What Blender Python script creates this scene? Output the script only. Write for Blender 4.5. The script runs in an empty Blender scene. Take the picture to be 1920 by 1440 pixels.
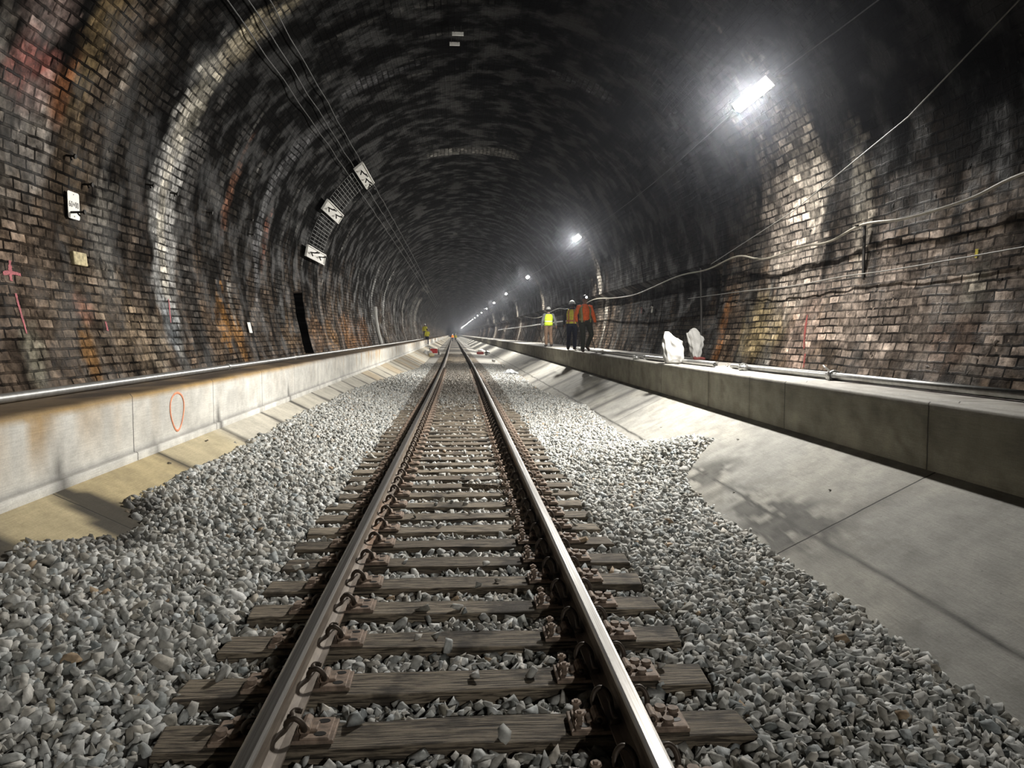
import bpy, bmesh, math, random
import numpy as np
from mathutils import Vector, Matrix

random.seed(7)
rng = np.random.default_rng(11)
SC = bpy.context.scene
COL = SC.collection

# ------------------------------------------------------------------ render / view
SC.view_settings.view_transform = 'Standard'
SC.view_settings.look = 'None'
SC.view_settings.gamma = 1.0
SC.view_settings.use_curve_mapping = False
SC.view_settings.exposure = 0.0
SC.cycles.use_denoising = True
SC.cycles.max_bounces = 4
SC.cycles.diffuse_bounces = 2
SC.cycles.volume_bounces = 0
SC.cycles.use_adaptive_sampling = True
SC.cycles.adaptive_threshold = .1
SC.cycles.adaptive_min_samples = 16
SC.cycles.glossy_bounces = 2
SC.cycles.sample_clamp_indirect = 4.0
SC.cycles.caustics_reflective = False
SC.cycles.caustics_refractive = False

# ------------------------------------------------------------------ tunnel geometry (metres; camera at x=0,y=0)
CAM_Z = 1.73
XT = -0.033            # track centre line
HEAD = -0.0085         # far heading of the gentle left-hand curve


def off(Y):
    Y = np.asarray(Y, float)
    a, b = 15.0, 60.0
    t = np.clip(Y - a, 0, b - a)
    return HEAD * (t * t / (2 * (b - a))) + HEAD * np.clip(Y - b, 0, None)


def prof_r(z):
    z = np.asarray(z, float)
    up = 5.35 * np.sqrt(np.clip(1 - ((z - 3.4) / 4.8) ** 2, 0, 1))
    lo = 5.35 - .35 * ((3.4 - z) / 2.25) ** 2
    return np.where(z > 3.4, up, lo)


def vault_pt(ang):
    """ang measured from the left springline over the crown to the right (0..pi)."""
    return .5 - 5.35 * math.cos(ang), 3.4 + 4.8 * math.sin(ang)


# ------------------------------------------------------------------ helpers: objects
def tag(o, label=None, cat=None, group=None, kind=None):
    if label: o['label'] = label
    if cat: o['category'] = cat
    if group: o['group'] = group
    if kind: o['kind'] = kind
    return o


def empty(name, loc=(0, 0, 0), rz=0.0):
    o = bpy.data.objects.new(name, None)
    o.empty_display_size = .1
    o.location = loc
    o.rotation_euler = (0, 0, rz)
    COL.objects.link(o)
    return o


def mesh_obj(name, verts, faces, mat, parent=None, smooth=False, loc=None):
    me = bpy.data.meshes.new(name)
    me.from_pydata([tuple(v) for v in verts], [], [tuple(f) for f in faces])
    me.validate()
    for m in (mat if isinstance(mat, (list, tuple)) else [mat]):
        me.materials.append(m)
    if smooth:
        me.polygons.foreach_set('use_smooth', [True] * len(me.polygons))
    o = bpy.data.objects.new(name, me)
    COL.objects.link(o)
    if parent: o.parent = parent
    if loc: o.location = loc
    return o


class MB:
    """collects shapes for ONE mesh object"""
    def __init__(s): s.v = []; s.f = []

    def add(s, vs, fs):
        b = len(s.v)
        s.v += [tuple(v) for v in vs]
        s.f += [tuple(i + b for i in f) for f in fs]
        return s

    def box(s, c, d, R=None, bev=0.0):
        x, y, z = [k / 2 for k in d]
        b = min(bev, x * .9, y * .9, z * .9)
        if b <= 0:
            vs = [(i * x, j * y, k * z) for i in (-1, 1) for j in (-1, 1) for k in (-1, 1)]
            fs = [(0, 1, 3, 2), (4, 6, 7, 5), (0, 4, 5, 1), (2, 3, 7, 6), (0, 2, 6, 4), (1, 5, 7, 3)]
        else:
            bm = bmesh.new()
            bmesh.ops.create_cube(bm, size=1)
            bmesh.ops.scale(bm, vec=(2 * x, 2 * y, 2 * z), verts=bm.verts)
            bmesh.ops.bevel(bm, geom=bm.edges[:], offset=b, segments=2, affect='EDGES', profile=.5)
            bm.verts.ensure_lookup_table()
            vs = [v.co[:] for v in bm.verts]
            fs = [[v.index for v in f.verts] for f in bm.faces]
            bm.free()
        M = R if R is not None else Matrix.Identity(3)
        vs = [tuple(Vector(c) + M @ Vector(v)) for v in vs]
        return s.add(vs, fs)

    def tube(s, pts, r, n=8, caps=True, flat=None):
        """swept tube; r scalar, list, or list of (ra, rb); flat = reference side vector for the ra axis"""
        P = [Vector(p) for p in pts]
        m = len(P)
        rr = r if isinstance(r, (list, tuple)) else [r] * m
        T = []
        for i in range(m):
            d = P[min(i + 1, m - 1)] - P[max(i - 1, 0)]
            T.append(d.normalized() if d.length > 1e-9 else Vector((0, 0, 1)))
        ref = Vector(flat) if flat else (Vector((0, 0, 1)) if abs(T[0].z) < .9 else Vector((1, 0, 0)))
        vs, fs = [], []
        for i in range(m):
            a = ref - T[i] * ref.dot(T[i])
            if a.length < 1e-6:
                a = T[i].orthogonal()
            a.normalize()
            b = T[i].cross(a)
            if not flat: ref = a
            ra, rb = rr[i] if isinstance(rr[i], (list, tuple)) else (rr[i], rr[i])
            for k in range(n):
                t = 2 * math.pi * k / n
                vs.append(P[i] + a * (ra * math.cos(t)) + b * (rb * math.sin(t)))
        for i in range(m - 1):
            for k in range(n):
                fs.append((i * n + k, i * n + (k + 1) % n, (i + 1) * n + (k + 1) % n, (i + 1) * n + k))
        if caps:
            fs.append(tuple(range(n - 1, -1, -1)))
            fs.append(tuple((m - 1) * n + k for k in range(n)))
        return s.add(vs, fs)

    def ball(s, c, r, nu=12, nv=8):
        rx, ry, rz = r if isinstance(r, (list, tuple)) else (r, r, r)
        vs = [(c[0], c[1], c[2] + rz)]
        for i in range(1, nv):
            p = math.pi * i / nv
            for k in range(nu):
                t = 2 * math.pi * k / nu
                vs.append((c[0] + rx * math.sin(p) * math.cos(t), c[1] + ry * math.sin(p) * math.sin(t), c[2] + rz * math.cos(p)))
        vs.append((c[0], c[1], c[2] - rz))
        fs = [(0, 1 + k, 1 + (k + 1) % nu) for k in range(nu)]
        for i in range(nv - 2):
            for k in range(nu):
                a = 1 + i * nu
                fs.append((a + k, a + nu + k, a + nu + (k + 1) % nu, a + (k + 1) % nu))
        a = 1 + (nv - 2) * nu
        fs += [(len(vs) - 1, a + (k + 1) % nu, a + k) for k in range(nu)]
        return s.add(vs, fs)

    def cyl(s, c, r, h, n=14, R=None, r2=None):
        r2 = r if r2 is None else r2
        M = R if R is not None else Matrix.Identity(3)
        vs = []
        for z, q in ((0, r), (h, r2)):
            for k in range(n):
                t = 2 * math.pi * k / n
                vs.append(Vector(c) + M @ Vector((q * math.cos(t), q * math.sin(t), z)))
        fs = [(k, (k + 1) % n, n + (k + 1) % n, n + k) for k in range(n)]
        fs += [tuple(range(n - 1, -1, -1)), tuple(range(n, 2 * n))]
        return s.add(vs, fs)

    def build(s, name, mat, parent=None, smooth=False, loc=None):
        return mesh_obj(name, s.v, s.f, mat, parent, smooth, loc)


def remesh(o, voxel, smooth=True):
    """fuse the overlapping shapes of one object into one continuous skin"""
    m = o.modifiers.new('fuse', 'REMESH')
    m.mode = 'VOXEL'
    m.voxel_size = voxel
    m.use_smooth_shade = smooth
    sm = o.modifiers.new('relax', 'SMOOTH')
    sm.factor = .5
    sm.iterations = 3
    return o


# ------------------------------------------------------------------ helpers: numpy noise
def _hash(ix, iy, seed):
    h = (ix.astype(np.int64) * 374761393 + iy.astype(np.int64) * 668265263 + seed * 1442695) & 0x7fffffff
    h = ((h ^ (h >> 13)) * 1274126177) & 0x7fffffff
    return ((h ^ (h >> 16)) & 0xffff) / 65535.0


def vnoise(x, y, seed=0):
    ix, iy = np.floor(x), np.floor(y)
    fx, fy = x - ix, y - iy
    fx, fy = fx * fx * (3 - 2 * fx), fy * fy * (3 - 2 * fy)
    a, b = _hash(ix, iy, seed), _hash(ix + 1, iy, seed)
    c, d = _hash(ix, iy + 1, seed), _hash(ix + 1, iy + 1, seed)
    return (a * (1 - fx) + b * fx) * (1 - fy) + (c * (1 - fx) + d * fx) * fy


def fbm(x, y, seed=0, oct=4):
    s = np.zeros(np.broadcast(x, y).shape)
    a, t = 1.0, 0.0
    for k in range(oct):
        s += a * vnoise(x * 2 ** k, y * 2 ** k, seed + 17 * k)
        t += a
        a *= .5
    return s / t


def sstep(a, b, x):
    t = np.clip((x - a) / (b - a), 0, 1)
    return t * t * (3 - 2 * t)


# ------------------------------------------------------------------ materials
class NT:
    def __init__(s, name):
        s.m = bpy.data.materials.new(name)
        s.m.use_nodes = True
        s.t = s.m.node_tree
        s.t.nodes.clear()
        s.out = s.n('ShaderNodeOutputMaterial')
        s.bs = s.n('ShaderNodeBsdfPrincipled')
        s.l(s.bs.outputs[0], s.out.inputs[0])

    def n(s, typ, **kw):
        x = s.t.nodes.new(typ)
        for k, v in kw.items(): setattr(x, k, v)
        return x

    def l(s, a, b): s.t.links.new(a, b)

    def put(s, sock, v):
        if hasattr(v, 'is_output'): s.l(v, sock)
        else: sock.default_value = v

    def math(s, op, a, b=None, c=None, clamp=False):
        x = s.n('ShaderNodeMath', operation=op, use_clamp=clamp)
        s.put(x.inputs[0], a)
        if b is not None: s.put(x.inputs[1], b)
        if c is not None: s.put(x.inputs[2], c)
        return x.outputs[0]

    def mix(s, f, a, b, blend='MIX'):
        x = s.n('ShaderNodeMix', data_type='RGBA', blend_type=blend)
        s.put(x.inputs[0], f)
        s.put(x.inputs[6], a if hasattr(a, 'is_output') else (*a, 1))
        s.put(x.inputs[7], b if hasattr(b, 'is_output') else (*b, 1))
        return x.outputs[2]

    def noise(s, vec, scale, detail=4, rough=.55, dist=0):
        x = s.n('ShaderNodeTexNoise')
        if vec is not None: s.l(vec, x.inputs['Vector'])
        x.inputs['Scale'].default_value = scale
        x.inputs['Detail'].default_value = detail
        x.inputs['Roughness'].default_value = rough
        x.inputs['Distortion'].default_value = dist
        return x.outputs[0]

    def ramp(s, f, a, b, lo=0.0, hi=1.0):
        x = s.n('ShaderNodeMapRange', interpolation_type='SMOOTHSTEP')
        s.put(x.inputs[0], f)
        x.inputs[1].default_value, x.inputs[2].default_value = a, b
        x.inputs[3].default_value, x.inputs[4].default_value = lo, hi
        return x.outputs[0]

    def coord(s, which='Object'): return s.n('ShaderNodeTexCoord').outputs[which]

    def mapping(s, vec, scale):
        x = s.n('ShaderNodeMapping')
        s.l(vec, x.inputs[0])
        x.inputs['Scale'].default_value = scale
        return x.outputs[0]

    def attr(s, name):
        return s.n('ShaderNodeAttribute', attribute_name=name).outputs['Color']

    def bump(s, h, strength=.5, dist=.02):
        x = s.n('ShaderNodeBump')
        x.inputs['Strength'].default_value = strength
        x.inputs['Distance'].default_value = dist
        s.l(h, x.inputs['Height'])
        s.l(x.outputs[0], s.bs.inputs['Normal'])

    def set(s, color=None, rough=None, metal=None, spec=None, emit=None, emit_s=None):
        if color is not None: s.put(s.bs.inputs['Base Color'], color if hasattr(color, 'is_output') else (*color, 1))
        if rough is not None: s.put(s.bs.inputs['Roughness'], rough)
        if metal is not None: s.put(s.bs.inputs['Metallic'], metal)
        if spec is not None: s.put(s.bs.inputs['Specular IOR Level'], spec)
        if emit is not None: s.bs.inputs['Emission Color'].default_value = (*emit, 1)
        if emit_s is not None: s.bs.inputs['Emission Strength'].default_value = emit_s
        return s.m


def mat_simple(name, color, rough=.6, metal=0.0, var=.25, scale=12, bump=0.0, spec=.4):
    t = NT(name)
    c = t.coord()
    n = t.noise(c, scale, 4)
    col = t.mix(t.ramp(n, .3, .7), [k * (1 - var) for k in color], [min(1, k * (1 + var)) for k in color])
    if bump: t.bump(n, .6, bump)
    return t.set(col, rough, metal, spec)


def mat_brick():
    t = NT('sooty_brick')
    uv = t.n('ShaderNodeUVMap', uv_map='UVMap').outputs[0]
    wob = t.n('ShaderNodeTexNoise')
    t.l(uv, wob.inputs['Vector'])
    wob.inputs['Scale'].default_value = 1.1
    wob.inputs['Detail'].default_value = 3
    sub = t.n('ShaderNodeVectorMath', operation='SUBTRACT')
    t.l(wob.outputs['Color'], sub.inputs[0]); sub.inputs[1].default_value = (.5, .5, .5)
    sca = t.n('ShaderNodeVectorMath', operation='SCALE')
    t.l(sub.outputs[0], sca.inputs[0]); sca.inputs['Scale'].default_value = .06
    add0 = t.n('ShaderNodeVectorMath', operation='ADD')
    t.l(uv, add0.inputs[0]); t.l(sca.outputs[0], add0.inputs[1])
    wob2 = t.n('ShaderNodeTexNoise')
    t.l(uv, wob2.inputs['Vector'])
    wob2.inputs['Scale'].default_value = 11
    sub2 = t.n('ShaderNodeVectorMath', operation='SUBTRACT')
    t.l(wob2.outputs['Color'], sub2.inputs[0]); sub2.inputs[1].default_value = (.5, .5, .5)
    sca2 = t.n('ShaderNodeVectorMath', operation='SCALE')
    t.l(sub2.outputs[0], sca2.inputs[0]); sca2.inputs['Scale'].default_value = .02
    add = t.n('ShaderNodeVectorMath', operation='ADD')
    t.l(add0.outputs[0], add.inputs[0]); t.l(sca2.outputs[0], add.inputs[1])
    br = t.n('ShaderNodeTexBrick')
    t.l(add.outputs[0], br.inputs['Vector'])
    br.inputs['Color1'].default_value = (0, 0, 0, 1)
    br.inputs['Color2'].default_value = (1, 1, 1, 1)
    br.inputs['Mortar'].default_value = (.5, .5, .5, 1)
    br.inputs['Scale'].default_value = 1.0
    br.inputs['Mortar Size'].default_value = .016
    br.inputs['Mortar Smooth'].default_value = .3
    br.inputs['Bias'].default_value = 0.0
    br.inputs['Brick Width'].default_value = .30
    br.inputs['Row Height'].default_value = .118
    st = t.attr('stain')
    fine = t.noise(uv, 9, 6, .65)
    blot = t.noise(uv, 3.0, 5, .65)
    m = t.math('MULTIPLY', t.ramp(fine, .27, .73, .3, 1.7), t.ramp(blot, .3, .7, .58, 1.42))
    worn = t.ramp(t.noise(uv, 1.7, 5, .6), .40, .62, .25, 1.0)
    # each brick has its own tone; a few are bleached
    one = t.math('MULTIPLY_ADD', br.outputs['Color'], .95, .47)
    ble = t.math('MULTIPLY', t.ramp(br.outputs['Color'], .80, .97), t.ramp(t.noise(uv, .9, 3, .6), .42, .58))
    one = t.math('MULTIPLY_ADD', ble, 1.0, one)
    joint = t.math('MULTIPLY', br.outputs['Fac'], t.ramp(worn, .25, 1.0, .55, .93))
    one = t.math('MULTIPLY', one, t.math('SUBTRACT', 1.0, joint))
    col = t.mix(1.0, st, one, 'MULTIPLY')
    col = t.mix(1.0, col, m, 'MULTIPLY')
    fleck = t.math('MULTIPLY', t.ramp(t.noise(uv, 13, 4, .6), .60, .70), t.ramp(t.noise(uv, 1.1, 4, .6), .45, .6))
    bright = t.mix(1.0, st, (3.2, 3.1, 3.0), 'MULTIPLY')
    col = t.mix(t.math('MULTIPLY', fleck, .7), col, bright)
    # deep chipped bricks and wet glints
    pit = t.ramp(t.noise(uv, 5.5, 3, .5), .66, .72)
    col = t.mix(t.math('MULTIPLY', pit, .65), col, (.008, .007, .006))
    h = t.math('MULTIPLY', t.math('SUBTRACT', 1.0, br.outputs['Fac']), 1.0)
    h = t.math('ADD', h, t.math('MULTIPLY', fine, .9))
    h = t.math('ADD', h, t.math('MULTIPLY', blot, .9))
    h = t.math('SUBTRACT', h, t.math('MULTIPLY', pit, 1.2))
    t.bump(h, .8, .022)
    wet = t.ramp(t.noise(uv, 1.3, 4, .6), .45, .62)
    return t.set(col, t.math('MULTIPLY_ADD', wet, -.25, .85), 0.0, t.math('MULTIPLY_ADD', wet, .14, .03))


def mat_concrete(name, lines=(), rough=.75, bump=.006, board=True, worn=0.0):
    """lines: (offset, pitch, width, darkness) seams across the length"""
    t = NT(name)
    uv = t.n('ShaderNodeUVMap', uv_map='UVMap').outputs[0]
    st = t.attr('stain')
    n1 = t.noise(uv, 3.0, 6, .65)
    n2 = t.noise(t.mapping(uv, (1.2, 22, 1)) if board else uv, 4.0, 3, .6)
    n3 = t.noise(uv, 60, 3, .6)
    m = t.math('MULTIPLY', t.ramp(n1, .3, .7, .82, 1.14), t.ramp(n2, .25, .75, .9, 1.08))
    m = t.math('MULTIPLY', m, t.ramp(n3, .3, .7, .93, 1.06))
    col = t.mix(1.0, st, m, 'MULTIPLY')
    if worn:                                     # brush strokes, scuffs and small pits of the slab
        st2 = t.noise(t.mapping(uv, (3.0, 70, 1)), 3.0, 4, .65, .6)
        scf = t.noise(uv, 1.6, 6, .7)
        pit = t.ramp(t.noise(uv, 34, 3, .5), .70, .75)
        col = t.mix(t.math('MULTIPLY', t.ramp(st2, .50, .72), worn * .55), col, (.10, .097, .085))
        col = t.mix(t.math('MULTIPLY', t.ramp(scf, .54, .66), worn * .5), col, (.16, .152, .13))
        col = t.mix(t.math('MULTIPLY', pit, worn * .8), col, (.05, .046, .04))
    u = t.n('ShaderNodeSeparateXYZ')
    t.l(uv, u.inputs[0])
    wob = t.math('MULTIPLY_ADD', n1, .03, -.015)
    uu = t.math('ADD', u.outputs[0], wob)
    h = t.math('MULTIPLY', n1, .5)
    h = t.math('ADD', h, t.math('MULTIPLY', n3, .35))
    for (o, p, w, dk) in lines:
        q = t.math('DIVIDE', t.math('SUBTRACT', uu, o), p)
        q = t.math('ABSOLUTE', t.math('SUBTRACT', t.math('FRACT', t.math('ADD', q, 100.5)), .5))
        q = t.ramp(t.math('MULTIPLY', q, p), w * .4, w, 1.0, 0.0)
        col = t.mix(t.math('MULTIPLY', q, dk), col, (.03, .028, .024))
        h = t.math('SUBTRACT', h, t.math('MULTIPLY', q, 1.2))
    t.bump(h, .6, bump)
    return t.set(col, rough, 0.0, .3)


def mat_gravel(name='crushed_stone'):
    t = NT(name)
    c = t.coord()
    n = t.noise(c, 28, 4, .6)
    col = t.mix(1.0, t.attr('stain'), t.ramp(n, .3, .7, .75, 1.25), 'MULTIPLY')
    t.bump(n, .35, .006)
    return t.set(col, .8, 0, .3)


def mat_wood():
    t = NT('weathered_wood')
    c = t.coord()
    oi = t.n('ShaderNodeObjectInfo')
    add = t.n('ShaderNodeVectorMath', operation='ADD')
    mul = t.n('ShaderNodeVectorMath', operation='SCALE')
    cmb = t.n('ShaderNodeCombineXYZ')
    for i in range(3): t.l(oi.outputs['Random'], cmb.inputs[i])
    t.l(cmb.outputs[0], mul.inputs[0]); mul.inputs['Scale'].default_value = 37.0
    t.l(c, add.inputs[0]); t.l(mul.outputs[0], add.inputs[1])
    v = add.outputs[0]
    g = t.noise(t.mapping(v, (2.2, 38, 38)), 2.2, 5, .65, .4)
    b = t.noise(v, 3.0, 4, .6)
    tone = t.mix(oi.outputs['Random'], (.18, .148, .11), (.36, .305, .23))
    col = t.mix(t.ramp(g, .38, .60), [.05, .041, .032], tone)
    col = t.mix(t.ramp(b, .50, .66, 0, .85), col, (.03, .025, .02))
    spl = t.ramp(t.noise(t.mapping(v, (.8, 30, 30)), 2.0, 2, .5), .64, .68)
    col = t.mix(t.math('MULTIPLY', spl, .8), col, (.008, .007, .006))
    t.bump(t.math('SUBTRACT', g, t.math('MULTIPLY', spl, .8)), .8, .012)
    return t.set(col, .78, 0, .3)


def mat_rail_side():
    t = NT('dusty_rail_steel')
    c = t.coord()
    n = t.noise(t.mapping(c, (6, 1.2, 6)), 4, 5, .6)
    col = t.mix(t.ramp(n, .3, .7), (.12, .095, .075), (.21, .175, .14))
    col = t.mix(t.ramp(t.noise(t.mapping(c, (3, .25, 3)), 2.0, 4), .58, .72, 0, .6), col, (.24, .12, .055))
    t.bump(n, .3, .004)
    return t.set(col, .62, .25, .4)


def mat_rail_top():
    t = NT('worn_rail_head')
    c = t.coord()
    n = t.noise(t.mapping(c, (60, .35, 60)), 2.0, 5, .6)
    col = t.mix(t.ramp(n, .3, .7), (.16, .15, .135), (.42, .41, .40))
    return t.set(col, t.ramp(n, .3, .7, .42, .30), .9)


def mat_emit(name, color, s):
    t = NT(name)
    return t.set((.8, .8, .8), .5, 0, .3, color, s)


M = {}
M['brick'] = mat_brick()
M['bench_pale'] = mat_concrete('pale_cast_concrete', [(7.74, 2.47, .012, .85)], .7, .004)
M['bench_grey'] = mat_concrete('grey_cast_concrete', [(6.34, 2.94, .014, .8), (10.45, 8.82, .012, .6)], .75, .006, worn=.3)
M['apron'] = mat_concrete('brushed_concrete', [(6.15, 2.1, .012, .85)], .8, .006, worn=.35)
M['apron_wide'] = mat_concrete('brushed_pale_concrete', [(6.22, 8.4, .016, .95)], .8, .008, worn=.75)
M['floor'] = mat_gravel('gravel_bed')
M['gravel'] = mat_gravel('crushed_stone')
M['wood'] = mat_wood()
M['rail'] = mat_rail_side()
M['railtop'] = mat_rail_top()
M['rust'] = mat_simple('rusty_iron', (.27, .205, .16), .72, .2, .35, 25, .004)
M['darkrust'] = mat_simple('dark_clip_steel', (.075, .058, .045), .55, .4, .3, 30)
M['galv'] = mat_simple('galvanised_steel', (.50, .50, .49), .36, .85, .12, 18)
M['mesh_wire'] = mat_simple('dull_mesh_wire', (.20, .20, .20), .5, .5, .1)
M['white'] = mat_simple('white_enamel', (.75, .74, .70), .45, 0, .06, 20)
M['black'] = mat_simple('black_paint', (.012, .012, .012), .5, 0, .2)
M['iron'] = mat_simple('dark_iron', (.02, .018, .016), .6, .3, .2)
M['cable_grey'] = mat_simple('grey_cable_sheath', (.17, .165, .15), .5, 0, .15)
M['cable_light'] = mat_simple('pale_cable_sheath', (.26, .24, .20), .5, 0, .15)
M['cable_dark'] = mat_simple('dark_cable_sheath', (.055, .055, .055), .5, 0, .15)
M['housing'] = mat_simple('grey_lamp_housing', (.3, .3, .3), .5, .2, .1)
M['sack'] = mat_simple('white_woven_sack', (.47, .465, .45), .65, 0, .06, 40, .003)
M['plaque'] = mat_simple('pale_yellow_stone', (.42, .36, .22), .8, 0, .35, 22, .006)
M['pinkpaint'] = mat_simple('pink_spray_paint', (.36, .085, .10), .6, 0, .3, 18)
M['orangepaint'] = mat_simple('orange_spray_paint', (.80, .30, .16), .6, 0, .2, 14)
M['redpaint'] = mat_simple('red_spray_paint', (.16, .035, .03), .6, 0, .3, 18)
M['yellowpaint'] = mat_simple('yellow_spray_paint', (.55, .45, .02), .6, 0, .3, 18)
M['lampglow'] = mat_emit('lit_lamp_diffuser', (1, .96, .88), 45)
M['headlamp'] = mat_emit('lit_headlamp', (1, .98, .92), 9)

# ------------------------------------------------------------------ gridded surfaces with a pigment attribute
def grid_obj(name, X, Y, Z, U, V, col, mat, flip=False, smooth=True):
    ny, nx = X.shape
    n = ny * nx
    me = bpy.data.meshes.new(name)
    co = np.stack([X, Y, Z], -1).reshape(-1, 3).astype(np.float32)
    i = np.arange(n).reshape(ny, nx)
    q = np.stack([i[:-1, :-1], i[:-1, 1:], i[1:, 1:], i[1:, :-1]], -1).reshape(-1, 4)
    if flip: q = q[:, ::-1]
    me.vertices.add(n); me.vertices.foreach_set('co', co.ravel())
    me.loops.add(q.size); me.loops.foreach_set('vertex_index', q.ravel().astype(np.int32))
    me.polygons.add(len(q)); me.polygons.foreach_set('loop_start', np.arange(0, q.size, 4, dtype=np.int32))
    me.polygons.foreach_set('loop_total', np.full(len(q), 4, np.int32))
    me.update(calc_edges=True)
    uvl = me.uv_layers.new(name='UVMap')
    uv = np.stack([U, V], -1).reshape(-1, 2)[q.ravel()].astype(np.float32)
    uvl.data.foreach_set('uv', uv.ravel())
    a = me.attributes.new('stain', 'FLOAT_COLOR', 'POINT')
    c4 = np.concatenate([col.reshape(-1, 3), np.ones((n, 1))], 1).astype(np.float32)
    a.data.foreach_set('color', c4.ravel())
    if smooth: me.polygons.foreach_set('use_smooth', np.ones(len(q), bool))
    me.materials.append(mat)
    me.validate()
    o = bpy.data.objects.new(name, me)
    COL.objects.link(o)
    return o


def lerp(a, b, t):
    return a * (1 - t[..., None]) + np.asarray(b, float) * t[..., None]


YS = np.unique(np.concatenate([np.arange(-13, 2, .5), np.arange(2, 32, .08), np.arange(32, 80, .3), np.arange(80, 1202, 4.0),
                               [16.90, 16.94, 22.96, 23.0, 24.2, 24.24]]))


def blobs(c, Yg, zg, lst, seed, gain=.54):
    """patches of pigment with ragged edges: (y, z, half-width along, half-height, colour, strength)"""
    w1 = fbm(Yg * 1.6, zg * 1.6, seed, 4) - .5
    w2 = fbm(Yg * 5.0, zg * 4.0, seed + 5, 4) - .5
    for (y, z, a, b, rgb, s) in lst:
        d = np.sqrt(((Yg - y + w1 * a * .8) / a) ** 2 + ((zg - z + w2 * b * .5) / b) ** 2)
        m = (1 - sstep(.55, 1.15, d + w2 * 1.3)) * s
        c = lerp(c, np.array(rgb) * gain, m)
    return c


def lining_colour(Yg, Zg, Sg, side):
    """pigment of the brick: soot, damp streaks that run round the arch, lime and rust runs"""
    base_lo = np.array([.068, .053, .041]) * (1 if side < 0 else .8)
    n_big = fbm(Yg * .35, Sg * .25, 3 + side * 7, 4)
    n_str = fbm(Yg * 1.6, Sg * .14, 21 + side * 7, 5)
    n_str2 = fbm(Yg * 3.7, Sg * .22, 51 + side * 7, 5)
    n_pat = fbm(Yg * 2.2, Sg * 2.0, 81 + side * 7, 5)
    dark = 1 - .72 * sstep(5.0, 7.6, Zg) if side < 0 else 1 - .72 * sstep(2.6, 4.4, Zg)  # soot deepens upward, with shade above the lamps put into it too
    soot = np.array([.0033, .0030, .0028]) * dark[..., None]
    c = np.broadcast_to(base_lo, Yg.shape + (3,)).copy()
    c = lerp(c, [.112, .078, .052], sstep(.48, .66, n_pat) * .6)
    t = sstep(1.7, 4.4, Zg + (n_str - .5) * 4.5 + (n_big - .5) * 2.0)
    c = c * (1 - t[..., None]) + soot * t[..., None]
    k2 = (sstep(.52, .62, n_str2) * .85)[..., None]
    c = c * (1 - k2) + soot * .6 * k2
    # lime streaks following the arch
    hi = sstep(.62, .74, n_str) * (1 - sstep(6.2, 8.0, Zg) * .6)
    c = lerp(c, [.11, .106, .10], hi * .42 * dark)
    hi2 = sstep(.66, .74, n_str2) * sstep(.45, .6, n_pat)
    c = lerp(c, [.20, .194, .18], hi2 * .40 * dark)
    return c


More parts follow.
